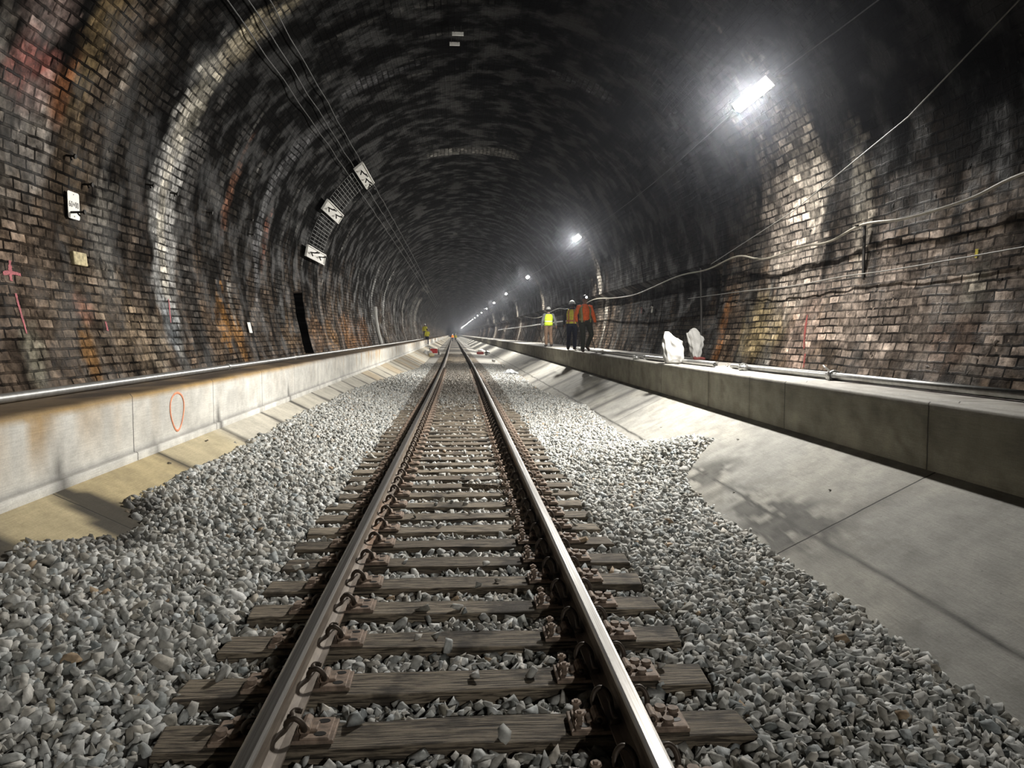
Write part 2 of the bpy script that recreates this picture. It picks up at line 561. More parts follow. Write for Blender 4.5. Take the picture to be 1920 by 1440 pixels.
LEFT_BLOBS = [
    # near wall: grey-brown courses with pale bricks
    (8.4, 3.9, 1.2, 1.2, (.24, .21, .18), .55), (7.9, 2.0, 1.6, 1.1, (.20, .15, .115), .7), (9.0, 4.6, .5, .42, (.24, .085, .07), .8),
    (8.9, 5.3, .5, .4, (.27, .20, .18), .6), (9.3, 4.0, .45, .7, (.36, .33, .30), .5), (10.0, 5.6, .35, 1.7, (.16, .115, .06), .8),
    (10.1, 3.6, .45, 1.3, (.13, .095, .06), .7), (9.6, 4.6, .25, .5, (.26, .11, .05), .6), (10.9, 3.0, .5, 1.1, (.27, .25, .22), .75),
    (10.6, 5.2, .55, 1.5, (.13, .10, .075), .6), (11.6, 4.2, .55, 2.2, (.028, .024, .02), .85), (12.2, 2.8, .35, 1.2, (.035, .03, .026), .8),
    (10.3, 1.9, 1.4, .8, (.18, .14, .105), .6), (8.66, 1.5, .28, .42, (.42, .39, .30), .85), (9.95, 1.5, .20, .50, (.30, .16, .06), .85),
    (10.1, 2.05, .30, .20, (.32, .15, .10), .6), (11.5, 1.75, .75, .55, (.34, .26, .18), .75), (12.2, 1.5, .5, .5, (.30, .25, .19), .6),
    (9.9, 3.3, .6, .9, (.075, .055, .04), .6),
    # the lime-white ring
    (13.15, 4.0, .62, 1.9, (.46, .45, .43), .9), (13.2, 5.6, .5, 1.1, (.40, .37, .30), .75), (13.0, 2.6, .42, 1.2, (.44, .44, .43), .9),
    (13.05, 3.6, .20, 2.2, (.62, .58, .50), .9), (12.95, 1.9, .30, .5, (.22, .24, .26), .7), (13.3, 6.6, .4, .6, (.34, .29, .2), .6),
    (14.05, 4.2, .35, 1.8, (.10, .095, .09), .7), (14.1, 2.2, .55, 1.2, (.055, .05, .045), .85),
    (16.3, 4.55, .34, .85, (.20, .10, .065), .8), (15.75, 2.0, .42, .75, (.40, .20, .06), .9), (16.5, 1.7, .45, .6, (.36, .19, .07), .8),
    (16.6, 2.4, .16, .5, (.40, .38, .35), .7), (15.3, 3.4, .5, 1.6, (.03, .026, .022), .9), (17.4, 3.6, .5, 1.8, (.03, .026, .022), .85),
    (18.9, 4.2, .30, 2.0, (.30, .30, .31), .6), (19.3, 6.2, .35, 1.0, (.24, .24, .25), .6), (19.6, 4.0, .25, .8, (.22, .09, .06), .6),
    (21.5, 1.6, 1.2, .5, (.30, .20, .12), .7), (25.5, 1.7, 1.4, .7, (.36, .22, .13), .75), (28.5, 1.6, 1.6, .7, (.33, .19, .09), .75),
    (33.0, 1.7, 2.6, .8, (.32, .17, .08), .8), (38.5, 1.7, 2.5, .9, (.32, .16, .075), .8), (44.0, 3.2, .5, 2.2, (.60, .60, .58), .8),
    (51.0, 3.6, .5, 2.4, (.45, .45, .43), .8), (60.0, 3.6, .8, 2.4, (.40, .39, .36), .8), (70.0, 3.6, .9, 2.6, (.42, .40, .37), .7),
    (84.0, 3.6, 1.2, 2.6, (.42, .40, .36), .7), (92.0, 3.6, 1.2, 2.6, (.42, .40, .36), .7),
]
RIGHT_BLOBS = [
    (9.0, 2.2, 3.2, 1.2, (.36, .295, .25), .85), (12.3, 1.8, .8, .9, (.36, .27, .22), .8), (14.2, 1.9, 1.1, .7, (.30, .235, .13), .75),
    (13.2, 3.7, 1.35, 1.9, (.36, .31, .265), .9), (12.4, 4.5, .7, 1.2, (.40, .355, .30), .85), (10.9, 3.6, .3, 1.1, (.33, .30, .25), .6),  # pale patch repeats the nearest lamp's pool of light in the pigment
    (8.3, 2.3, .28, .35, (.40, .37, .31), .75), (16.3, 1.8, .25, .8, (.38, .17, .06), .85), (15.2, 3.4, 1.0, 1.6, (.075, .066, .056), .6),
    (11.4, 3.4, .28, .9, (.035, .03, .026), .8), (9.6, 3.5, .6, .5, (.10, .09, .085), .6), (8.5, 1.6, .5, .3, (.20, .12, .085), .5),
    (20.0, 1.7, 2.5, .7, (.13, .105, .08), .6), (19.5, 3.5, 2.0, 1.6, (.022, .019, .017), .9), (23.5, 3.6, 2.0, 1.6, (.025, .022, .02), .8),
    (31.8, 3.4, .45, 2.4, (.50, .46, .40), .85), (33.2, 2.6, .5, 1.5, (.34, .29, .24), .7), (34.0, 1.7, 1.5, .6, (.28, .2, .14), .7),  # pale strips by the farther lamps: lime plus lamp light as pigment
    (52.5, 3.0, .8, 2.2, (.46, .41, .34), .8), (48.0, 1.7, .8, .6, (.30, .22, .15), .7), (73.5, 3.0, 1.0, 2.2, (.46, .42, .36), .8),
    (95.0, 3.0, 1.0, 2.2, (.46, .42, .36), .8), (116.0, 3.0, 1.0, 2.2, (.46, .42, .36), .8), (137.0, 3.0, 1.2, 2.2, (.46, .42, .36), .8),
]
CEIL_BLOBS = [
    (18.6, 7.6, .35, .35, (.20, .20, .21), .6), (27.5, 8.1, .6, .15, (.24, .23, .21), .8),
]


def side_wall(name, side):
    zs = np.concatenate([[1.0, 1.08], np.linspace(1.15, 3.4, 30)])
    r = prof_r(zs)
    s = np.concatenate([[0], np.cumsum(np.hypot(np.diff(r), np.diff(zs)))])
    Yg, Zg = np.meshgrid(YS, zs, indexing='ij')
    Sg = np.broadcast_to(s, Yg.shape)
    Rg = np.broadcast_to(r, Yg.shape).copy()
    rough = (fbm(Yg * 1.1, Zg * 1.1, 5 + side, 4) - .5) * .07 + (fbm(Yg * 5, Zg * 5, 9 + side, 3) - .5) * .035
    fade = sstep(3.4, 3.1, Zg)
    Rg += rough * fade
    if side > 0:
        rec = sstep(16.9, 16.95, Yg)
        Rg += .32 * rec * sstep(3.4, 3.2, Zg)
    else:
        niche = ((Yg >= 22.99) & (Yg <= 24.21) & (Zg < 2.95) & (Zg > 1.1))
        Rg += .75 * niche
    X = .5 + side * Rg + off(Yg)
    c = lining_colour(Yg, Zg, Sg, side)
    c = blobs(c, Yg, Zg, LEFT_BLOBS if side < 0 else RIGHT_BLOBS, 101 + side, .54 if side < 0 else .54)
    if side < 0:
        c[(Yg > 22.9) & (Yg < 24.25) & (Zg < 3.0)] = [.004, .004, .004]  # recess painted near-black, its shade put into the colour
    Vg = Sg if side < 0 else 16.5 + s[-1] - Sg
    o = grid_obj(name, X, Yg, Zg, Yg, Vg, c, M['brick'], flip=(side > 0))
    return o, s[-1]


wl, s_l = side_wall('wall_left', -1)
tag(wl, 'sooty brick side wall on the left with rust and lime streaks', kind='structure')
wr, s_r = side_wall('wall_right', 1)
tag(wr, 'lamp-lit rough brick side wall on the right', kind='structure')

ang = np.linspace(0, math.pi, 150)
vx, vz = .5 - 5.35 * np.cos(ang), 3.4 + 4.8 * np.sin(ang)
sv = np.concatenate([[0], np.cumsum(np.hypot(np.diff(vx), np.diff(vz)))])
Yg, Ag = np.meshgrid(YS, ang, indexing='ij')
Sg = np.broadcast_to(sv, Yg.shape)
tot = sv[-1]
nr = (fbm(Yg * .9, Sg * .12, 40, 4) - .5) * .10 + (fbm(Yg * 1.5, Sg * 1.5, 44, 4) - .5) * .05
nr *= sstep(0, .25, Sg) * sstep(tot, tot - .25, Sg)
VX = .5 - (5.35 + nr) * np.cos(Ag) + off(Yg)
VZ = 3.4 + (4.8 + nr) * np.sin(Ag)
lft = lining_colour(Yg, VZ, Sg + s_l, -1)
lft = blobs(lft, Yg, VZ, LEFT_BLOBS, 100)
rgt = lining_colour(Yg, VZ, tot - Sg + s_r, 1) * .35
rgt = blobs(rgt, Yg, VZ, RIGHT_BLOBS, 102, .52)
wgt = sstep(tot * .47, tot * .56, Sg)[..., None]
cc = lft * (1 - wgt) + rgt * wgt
cc = blobs(cc, Yg, VZ, CEIL_BLOBS, 130)
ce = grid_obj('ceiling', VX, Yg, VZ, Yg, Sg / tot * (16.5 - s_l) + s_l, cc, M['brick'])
tag(ce, 'soot-black brick tunnel vault arching over the track', kind='structure')

# ------------------------------------------------------------------ walkway benches and sloping aprons
YB = np.unique(np.concatenate([np.arange(-13, 2, .5), np.arange(2, 30, .12), np.arange(30, 80, .4), np.arange(80, 1202, 6.0)]))


def strip(name, pts, colf, mat, flip=False, step=.06):
    """extrude a cross-section polyline along the tunnel"""
    P = []
    for a, b in zip(pts[:-1], pts[1:]):
        n = max(1, int(math.hypot(b[0] - a[0], b[1] - a[1]) / step))
        P += [(a[0] + (b[0] - a[0]) * k / n, a[1] + (b[1] - a[1]) * k / n) for k in range(n)]
    P.append(pts[-1])
    px = np.array([p[0] for p in P]); pz = np.array([p[1] for p in P])
    s = np.concatenate([[0], np.cumsum(np.hypot(np.diff(px), np.diff(pz)))])
    Yg, Xp = np.meshgrid(YB, px, indexing='ij')
    Zp = np.broadcast_to(pz, Yg.shape)
    Sg = np.broadcast_to(s, Yg.shape)
    return grid_obj(name, Xp + off(Yg), Yg, Zp, Yg, Sg, colf(Yg, Xp, Zp, Sg), mat, flip, smooth=False)


def bench_left_col(Yg, Xp, Zp, Sg):
    c = np.broadcast_to(np.array([.66, .645, .60]), Yg.shape + (3,)).copy()
    c = lerp(c, [.47, .46, .43], sstep(.45, .65, fbm(Yg * .8, Zp * 2, 200, 4)) * .6)
    run = fbm(Yg * 4.0, Zp * .35, 210, 4)
    near = sstep(7.6, 6.0, Yg) + sstep(20, 26, Yg) * .8
    c = lerp(c, [.46, .30, .13], sstep(.50, .66, run) * sstep(.55, 1.1, Zp) * (.12 + .8 * np.clip(near, 0, 1)))
    for y0 in (7.35, 8.3, 21.5, 27.6, 31.2):
        c = lerp(c, [.44, .27, .10], np.exp(-((Yg - y0) / .05) ** 2) * sstep(.5, 1.0, Zp) * .7)
    for y0, w in ((6.3, .16), (8.2, .07), (10.4, .07), (12.5, .07), (14.6, .06)):
        m = np.exp(-((Yg - y0) / np.maximum(.02, w * (1.15 - Zp) ** 2 * 2.4)) ** 2) * sstep(.95, .62, Zp)
        c = lerp(c, [.07, .066, .06], m * .85)
    c = lerp(c, [.10, .095, .085], np.exp(-((Zp - .585) / .012) ** 2) * .8)
    top = sstep(1.1, 1.14, Zp)
    dirt = fbm(Yg * 2, Xp * 4, 220, 4)
    tc = lerp(np.broadcast_to(np.array([.16, .115, .07]), c.shape), [.07, .052, .038], sstep(.4, .65, dirt))
    c = c * (1 - top[..., None]) + tc * top[..., None]
    edge = np.exp(-((Zp - 1.115) / .025) ** 2) * (Xp > -3.3)
    c = lerp(c, [.34, .215, .07], np.clip(edge * (.5 + dirt), 0, 1) * sstep(20, 12, Yg))
    return c


def bench_right_col(Yg, Xp, Zp, Sg):
    c = np.broadcast_to(np.array([.36, .34, .275]), Yg.shape + (3,)).copy()
    n = fbm(Yg * 1.1, Zp * 2.2, 300, 4)
    c = lerp(c, [.27, .255, .205], sstep(.42, .60, n) * .7)
    # darker curing tide line on the face
    tide = .86 + .28 * (vnoise(Yg * .9, Yg * 0 + 3.3, 305) - .5)
    c = lerp(c, [.25, .235, .19], sstep(tide - .012, tide + .012, Zp) * (Yg < 11) * .6)
    c = lerp(c, [.10, .09, .07], sstep(.55, .75, fbm(Yg * 5, Zp * 5, 310, 3)) * .4)
    for y0 in (6.34, 9.28, 10.45, 12.22):
        c = lerp(c, [.10, .085, .06], np.exp(-((Yg - y0) / .05) ** 2) * (.3 + .5 * vnoise(Zp * 12, Yg * 0 + y0, 8)))
    top = sstep(1.1, 1.145, Zp)
    d = fbm(Yg * 3, Xp * 3, 320, 4)
    tc = lerp(np.broadcast_to(np.array([.37, .355, .325]), c.shape), [.20, .18, .155], sstep(.45, .7, d) * sstep(4.3, 4.7, Xp))
    return c * (1 - top[..., None]) + tc * top[..., None]


SL, SR = .50, .50
def slab_l(X): return .51 - SL * (X + 3.2)
def slab_r(X): return .56 - SR * (4.03 - X)


def apron_l_col(Yg, Xp, Zp, Sg):
    c = np.broadcast_to(np.array([.47, .42, .30]), Yg.shape + (3,)).copy()
    k = np.floor((Yg - 6.15) / 2.1)
    tint = _hash(k, k * 0, 77)
    c = lerp(c, [.46, .37, .20], sstep(.2, .8, tint) * sstep(16, 9, Yg) * .9)
    c = lerp(c, [.47, .44, .37], sstep(14, 20, Yg))
    c = lerp(c, [.50, .48, .43], sstep(9.8, 10.6, Yg) * sstep(30, 18, Yg) * .7)
    c = lerp(c, [.42, .32, .19], sstep(.50, .62, fbm(Yg * .9, Xp * .3, 402, 3)) * sstep(19, 26, Yg) * .6)
    f = np.abs(((Yg - 6.15) / 2.1 + .5) % 1 - .5) * 2.1
    below = sstep(-3.2, -2.7, Xp)
    damp = 1 - sstep(.02, .12 + .14 * below, f + (fbm(Yg * 2, Xp * 3, 400, 3) - .5) * .14)
    wob = (fbm(Yg * 2.5, Xp * 4, 410, 4) - .5) * .5
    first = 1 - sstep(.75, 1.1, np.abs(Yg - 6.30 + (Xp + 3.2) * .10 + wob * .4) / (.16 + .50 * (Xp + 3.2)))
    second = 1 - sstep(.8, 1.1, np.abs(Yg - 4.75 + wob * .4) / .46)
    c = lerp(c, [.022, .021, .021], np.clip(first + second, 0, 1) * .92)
    c = lerp(c, [.035, .033, .032], damp * .88 * sstep(6.9, 7.2, Yg))
    return c


def apron_r_col(Yg, Xp, Zp, Sg):
    c = np.broadcast_to(np.array([.318, .312, .286]), Yg.shape + (3,)).copy()
    c = lerp(c, [.38, .365, .32], sstep(.45, .6, fbm(Yg * .8, Xp * 1.5, 500, 4)) * .7)
    n = fbm(Yg * 1.8, Xp * 2.6, 510, 4)
    # long crease with dirt, and the joint near the camera
    cr = np.exp(-((Xp - 2.97 + (n - .5) * .06) / .018) ** 2)
    c = lerp(c, [.03, .028, .024], np.clip(cr * (.5 + .9 * n), 0, 1))
    c = lerp(c, [.10, .095, .08], np.exp(-((Yg - 8.3) / .09) ** 2) * (Xp < 2.97) * .8)
    f = np.abs(Yg - 6.22)
    c = lerp(c, [.12, .11, .095], np.exp(-((f + (n - .5) * .25) / .13) ** 2) * .6)
    d1 = np.exp(-((Yg - 6.55) / .5) ** 2 - ((Xp - 2.95) / .3) ** 2) + np.exp(-((Yg - 7.2) / .9) ** 2 - ((Xp - 2.95) / .18) ** 2)
    d1 = d1 + np.exp(-((Yg - 9.1) / .35) ** 2 - ((Xp - 2.95) / .3) ** 2)
    g2 = fbm(Yg * 5, Xp * 9, 530, 4)
    c = lerp(c, [.04, .038, .033], np.clip(d1 * 2.2 * sstep(.30, .62, g2), 0, 1) * .9)
    c = lerp(c, [.21, .205, .185], sstep(.52, .68, g2) * .35)
    # dark water runs across the slope farther along
    for y0, w, x0, x1 in ((15.0, .16, 3.1, 4.0), (16.9, .22, 2.8, 4.0), (18.9, .30, 3.0, 4.0), (20.2, .3, 2.9, 4.0), (24.5, .35, 2.6, 4.0), (28.5, .4, 2.6, 3.6), (33, .5, 2.6, 4.0), (37, .5, 2.6, 4.)):
        m = np.exp(-((Yg - y0 - (4.0 - Xp) * .25 + (n - .5) * .3) / w) ** 2) * sstep(x0 - .15, x0 + .1, Xp) * (Xp < x1)
        c = lerp(c, [.085, .082, .078], m * .85)
    c = lerp(c, [.36, .26, .15], sstep(2.85, 2.6, Xp) * sstep(28, 34, Yg) * sstep(60, 50, Yg) * .5)
    return c


bl = strip('concrete_walkway', [(-3.165, .42), (-3.165, .50), (-3.165, .565), (-3.175, .575), (-3.2, .578), (-3.2, 1.12), (-3.225, 1.15), (-4.8, 1.15)], bench_left_col, M['bench_pale'], flip=True)
tag(bl, 'pale cast concrete walkway curb along the left wall', kind='structure')
br_ = strip('concrete_walkway', [(4.03, .46), (4.03, 1.135), (4.045, 1.15), (4.20, 1.15), (4.215, 1.135), (4.30, 1.135), (4.315, 1.152), (6.4, 1.15)], bench_right_col, M['bench_grey'])
tag(br_, 'grey cast concrete walkway curb along the right wall', kind='structure')
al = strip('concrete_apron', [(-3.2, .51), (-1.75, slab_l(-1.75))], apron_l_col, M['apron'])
tag(al, 'ochre-stained sloping concrete apron below the left walkway', kind='structure')
ar = strip('concrete_apron', [(4.03, .56), (2.2, slab_r(2.2))], apron_r_col, M['apron_wide'], flip=True, step=.018)
tag(ar, 'pale brushed concrete apron sloping down below the right walkway', kind='structure')

# ------------------------------------------------------------------ gravel bed
RB = np.array([(0, 2.66), (3.5, 2.66), (6.1, 2.67), (7.5, 2.66), (8.8, 2.72), (9.3, 2.80), (9.75, 3.05), (10.3, 3.50), (10.9, 3.42), (11.3, 3.19), (12.0, 2.88), (12.6, 2.84), (15, 2.88),
               (18, 2.98), (21, 2.85), (25, 2.66), (40, 2.7), (60, 2.75), (80, 2.45), (1230, 2.45)])
LB = np.array([(0, -2.75), (4.2, -2.78), (4.8, -2.80), (5.2, -2.90), (5.5, -2.75), (5.9, -2.56), (6.3, -2.56), (6.55, -2.82), (7.2, -2.82), (9.4, -2.78), (12.7, -2.83), (20.7, -2.76), (26, -2.6),
               (41, -2.10), (60, -2.15), (1230, -2.15)])


def xr(Y): return np.interp(Y, RB[:, 0], RB[:, 1])
def xl(Y): return np.interp(Y, LB[:, 0], LB[:, 1])


def bed_z(X, Y):
    mid = -.055 + .05 * sstep(16, 24, Y)
    xR, xL = xr(Y), xl(Y)
    e = 1.32
    zr = slab_r(xR); zl = slab_l(xL)
    tr = np.clip((X - e) / (xR - e), 0, 1.6)
    tl = np.clip((-X - e) / (-xL - e), 0, 1.6)
    z = mid + (zr - mid) * tr * (X > 0) + (zl - mid) * (tl ** .8) * (X < 0)
    z = z + (fbm(X * 1.6, Y * 1.6, 600, 3) - .5) * .05 * sstep(1.2, 1.6, np.abs(X))
    z = np.where(X > xR, np.minimum(z, slab_r(X) - .05), z)
    z = np.where(X < xL, np.minimum(z, slab_l(X) - .05), z)
    return z


def stone_tint(X, Y, n):
    g = rng.normal(.43, .10, n).clip(.2, .75)
    w = rng.normal(0, .012, n)
    c = np.stack([g + w, g, g - .022 - w], -1)
    odd = rng.random(n) < .006
    c[odd] = np.array([.36, .27, .18])
    dusty = sstep(15, 24, Y) * (np.abs(X - XT) < 1.35)
    c = lerp(c, [.115, .095, .072], dusty * .75)
    wet = np.exp(-((Y - 5.75) / .35) ** 2) * sstep(-2.2, -2.5, X) + np.exp(-((Y - 6.6) / .3) ** 2) * sstep(-2.45, -2.65, X)
    c = lerp(c, [.055, .052, .046], np.clip(wet, 0, 1) * .85)
    return c


YF = np.unique(np.concatenate([np.arange(-13, 2, .5), np.arange(2, 30, .15), np.arange(30, 80, .4), np.arange(80, 1202, 6.0)]))
XF = np.linspace(-3.1, 3.9, 90)
Yg, Xg = np.meshgrid(YF, XF, indexing='ij')
Zg = bed_z(Xg, Yg) - .035
Zg = np.where(Yg > 44, Zg + .02, Zg)
fc = np.broadcast_to(np.array([.085, .082, .075]), Yg.shape + (3,)).copy()  # dark bed under the stones, shade of their gaps put into the colour
farm = sstep(40, 48, Yg)
fc = lerp(fc, [.30, .29, .265], farm)
dust = (np.abs(Xg - XT) < 1.4) * sstep(15, 24, Yg)
fc = lerp(fc, [.10, .085, .065], dust * .8)
band = sstep(.45, .6, vnoise(Yg * .3, Xg * .25, 640))
fc = lerp(fc, [.16, .15, .13], band * farm * .6)
fl = grid_obj('floor', Xg + off(Yg), Yg, Zg, Yg, Xg, fc, M['floor'], flip=True)
tag(fl, 'gravel track bed between the two concrete aprons', kind='structure')

TIE_Y = [3.28, 3.77, 4.30, 4.82, 5.31, 5.81, 6.32, 6.80]
while len(TIE_Y) < 150:
    TIE_Y.append(TIE_Y[-1] + .5 + random.uniform(-.02, .02))
TIE_Y = [TIE_Y[0] - .5] + TIE_Y
TIE_Y = np.array(TIE_Y)


def rock_variant(npts, seed):
    r = np.random.default_rng(seed)
    p = r.normal(size=(npts, 3))
    p = r.uniform(-1, 1, (npts, 3)); p /= (np.abs(p) ** 3).sum(1)[:, None] ** (1 / 3)
    p *= np.array([1.05, r.uniform(.55, .85), r.uniform(.42, .68)]) * r.uniform(.75, 1.0, (npts, 1))
    bm = bmesh.new()
    for v in p: bm.verts.new(v)
    h = bmesh.ops.convex_hull(bm, input=bm.verts[:])
    bmesh.ops.delete(bm, geom=[v for v in bm.verts if not v.link_faces], context='VERTS')
    bmesh.ops.triangulate(bm, faces=bm.faces[:])
    bm.normal_update()
    bm.verts.index_update()
    V = np.array([v.co[:] for v in bm.verts])
    F = np.array([[v.index for v in f.verts] for f in bm.faces])
    bm.free()
    return V, F


def rand_rot(n):
    q = rng.normal(size=(n, 4))
    # keep stones lying mostly flat
    q[:, 1:3] *= .8
    q /= np.linalg.norm(q, axis=1)[:, None]
    w, x, y, z = q.T
    R = np.empty((n, 3, 3))
    R[:, 0, 0] = 1 - 2 * (y * y + z * z); R[:, 0, 1] = 2 * (x * y - z * w); R[:, 0, 2] = 2 * (x * z + y * w)
    R[:, 1, 0] = 2 * (x * y + z * w); R[:, 1, 1] = 1 - 2 * (x * x + z * z); R[:, 1, 2] = 2 * (y * z - x * w)
    R[:, 2, 0] = 2 * (x * z - y * w); R[:, 2, 1] = 2 * (y * z + x * w); R[:, 2, 2] = 1 - 2 * (x * x + y * y)
    return R


def scatter(y0, y1, cell, layers):
    xs = np.arange(-3.05, 3.65, cell); ys = np.arange(y0, y1, cell)
    out = []
    for L in range(layers):
        gx, gy = np.meshgrid(xs, ys)
        X = (gx + rng.uniform(-.5, .5, gx.shape) * cell).ravel()
        Y = (gy + rng.uniform(-.5, .5, gx.shape) * cell).ravel()
        ragged = rng.normal(0, .035, X.shape)
        lip = np.clip(rng.exponential(.03, X.shape), 0, .16)
        ok = (X < xr(Y) + ragged + lip * .5) & (X > xl(Y) - ragged - lip * .5)
        ti = np.abs(Y[:, None] - TIE_Y[None, :]).min(1) if y0 < 44 else np.full(X.shape, 9.)
        intie = (ti < .135) & (np.abs(X - XT) < 1.33)
        cover = sstep(17, 26, Y) * .8 + .012
        ok &= (~intie) | (rng.random(X.shape) < cover * (np.abs(np.abs(X - XT) - .75) > .18))
        rail = np.abs(np.abs(X - XT) - .753) < .10
        Z = bed_z(X, Y) + rng.uniform(-.02, .018, X.shape) - L * .012
        Z = np.where(intie, .012, Z)
        Z = np.where(rail & ~intie, -.09, Z)
        out.append(np.stack([X, Y, Z], -1)[ok])
    return np.concatenate(out)


class Soup:
    def __init__(s): s.v = []; s.f = []; s.c = []; s.n = 0

    def put(s, pts, size, variants, tint):
        kind = rng.integers(0, len(variants), len(pts))
        for k, (V, F) in enumerate(variants):
            m = kind == k
            n = int(m.sum())
            if not n: continue
            R = rand_rot(n)
            v = np.einsum('nij,vj->nvi', R, V) * size[m][:, None, None] + pts[m][:, None, :]
            s.v.append(v.reshape(-1, 3).astype(np.float32))
            s.f.append((F[None] + (np.arange(n) * len(V))[:, None, None] + s.n).reshape(-1, 3).astype(np.int32))
            s.c.append(np.repeat(tint[m], len(V), 0).astype(np.float32))
            s.n += n * len(V)

    def build(s, name, mat):
        v = np.concatenate(s.v); f = np.concatenate(s.f); c = np.concatenate(s.c)
        v[:, 0] += off(v[:, 1]).astype(np.float32)
        me = bpy.data.meshes.new(name)
        me.vertices.add(len(v)); me.vertices.foreach_set('co', v.ravel())
        me.loops.add(f.size); me.loops.foreach_set('vertex_index', f.ravel())
        me.polygons.add(len(f)); me.polygons.foreach_set('loop_start', np.arange(0, f.size, 3, dtype=np.int32))
        me.polygons.foreach_set('loop_total', np.full(len(f), 3, np.int32))
        me.update(calc_edges=True)
        a = me.attributes.new('stain', 'FLOAT_COLOR', 'POINT')
        a.data.foreach_set('color', np.concatenate([c, np.ones((len(c), 1), np.float32)], 1).ravel())
        me.materials.append(mat)
        o = bpy.data.objects.new(name, me)
        COL.objects.link(o)
        return o


near_v = [rock_variant(9 + k % 3, 900 + k) for k in range(30)]
mid_v = [rock_variant(8, 950 + k) for k in range(14)]
soup = Soup()
p = scatter(2.0, 11.0, .052, 2)
soup.put(p, rng.lognormal(math.log(.041), .30, len(p)).clip(.014, .075), near_v, stone_tint(p[:, 0], p[:, 1], len(p)))
p = scatter(11.0, 22.0, .058, 2)
soup.put(p, rng.lognormal(math.log(.040), .28, len(p)).clip(.016, .06), mid_v, stone_tint(p[:, 0], p[:, 1], len(p)))
p = scatter(22.0, 46.0, .075, 1)
soup.put(p, rng.lognormal(math.log(.040), .25, len(p)).clip(.02, .07), mid_v, stone_tint(p[:, 0], p[:, 1], len(p)))
gv = soup.build('gravel', M['gravel'])
tag(gv, 'grey crushed stone ballast covering the track bed', 'gravel', kind='stuff')

# loose stones lying on the concrete
loose = [((-2.98, 8.05), 'small grey stone lying alone on the ochre apron below the orange ring'), ((-3.05, 9.45), 'small grey stone resting on the left apron near its curb'),
         ((3.62, 9.75), 'dark stone lying alone on the right apron above the gravel heap'), ((3.30, 12.4), 'tiny stone on the right apron beyond the gravel heap'),
         ((2.95, 8.05), 'stone on the right apron just short of the gravel heap'), ((3.45, 6.9), 'tiny stone on the right apron beside the near joint')]
for i, ((x, y), lab) in enumerate(loose):
    V, F = near_v[i]
    r = random.uniform(.018, .028)
    z = (slab_l(x) if x < 0 else slab_r(x)) + r * .45
    o = mesh_obj('loose_stone', V * r, F, M['gravel'], loc=(x, y, z))
    a = o.data.attributes.new('stain', 'FLOAT_COLOR', 'POINT')
    a.data.foreach_set('color', [.2, .19, .17, 1] * len(V))
    tag(o, lab, 'stone', 'loose stones on the concrete')

# broken brick crumbs along the foot of the right wall
rb = Soup()
n_ = 170
px_ = rng.uniform(4.75, 5.36, n_); py_ = np.concatenate([rng.normal(13.0, .35, 110), rng.uniform(9, 16.5, 60)])
pts_ = np.stack([px_, py_, np.full(n_, 1.158)], -1)
rb.put(pts_, rng.lognormal(math.log(.016), .4, n_).clip(.006, .04), mid_v, np.stack([rng.uniform(.12, .32, n_)] * 3, -1) * np.array([1.0, .88, .76]))
tag(rb.build('rubble', M['gravel']), 'brick crumbs strewn along the foot of the right wall', 'rubble', kind='stuff')

# ------------------------------------------------------------------ rails
YR = np.concatenate([np.arange(1.2, 60, .6), np.arange(60, 1200, 6.0)])
half = [(.075, .021), (.075, .033), (.045, .042), (.014, .060), (.0095, .085), (.0095, .135), (.016, .150), (.036, .162), (.038, .168), (.038, .188), (.033, .197), (.022, .2005)]
RP = [(x, z) for x, z in half] + [(-x, z) for x, z in reversed(half)]


def make_rail(xc, label):
    n = len(RP)
    vs, fs, mi = [], [], []
    for y in YR:
        dx = float(off(y))
        vs += [(xc + x + dx, y, z) for x, z in RP]
    top = {len(half) - 1, len(half) - 2, len(half)}
    for i in range(len(YR) - 1):
        for k in range(n):
            k2 = (k + 1) % n
            fs.append((i * n + k, i * n + k2, (i + 1) * n + k2, (i + 1) * n + k))
            mi.append(1 if k in (len(half) - 3, len(half) - 2, len(half) - 1, len(half), len(half) + 1) else 0)
    fs.append(tuple(range(n - 1, -1, -1))); mi.append(0)
    o = mesh_obj('steel_rail', vs, fs, [M['rail'], M['railtop']])
    o.data.polygons.foreach_set('material_index', mi)
    tag(o, label, 'rail', 'running rails')
    return o


RX = .753
make_rail(XT - RX, 'left running rail with a dull dusty brown side')
make_rail(XT + RX, 'right running rail with a bright worn steel head')

# ------------------------------------------------------------------ ties with plates, clips and spikes
def ordinal(n):
    one = ['', 'first', 'second', 'third', 'fourth', 'fifth', 'sixth', 'seventh', 'eighth', 'ninth', 'tenth', 'eleventh', 'twelfth', 'thirteenth', 'fourteenth',
           'fifteenth', 'sixteenth', 'seventeenth', 'eighteenth', 'nineteenth']
    tens = {2: 'twent', 3: 'thirt', 4: 'fort', 5: 'fift', 6: 'sixt', 7: 'sevent'}
    if n < 20: return one[n]
    if n % 10 == 0: return tens[n // 10] + 'ieth'
    return tens[n // 10] + 'y-' + one[n % 10]


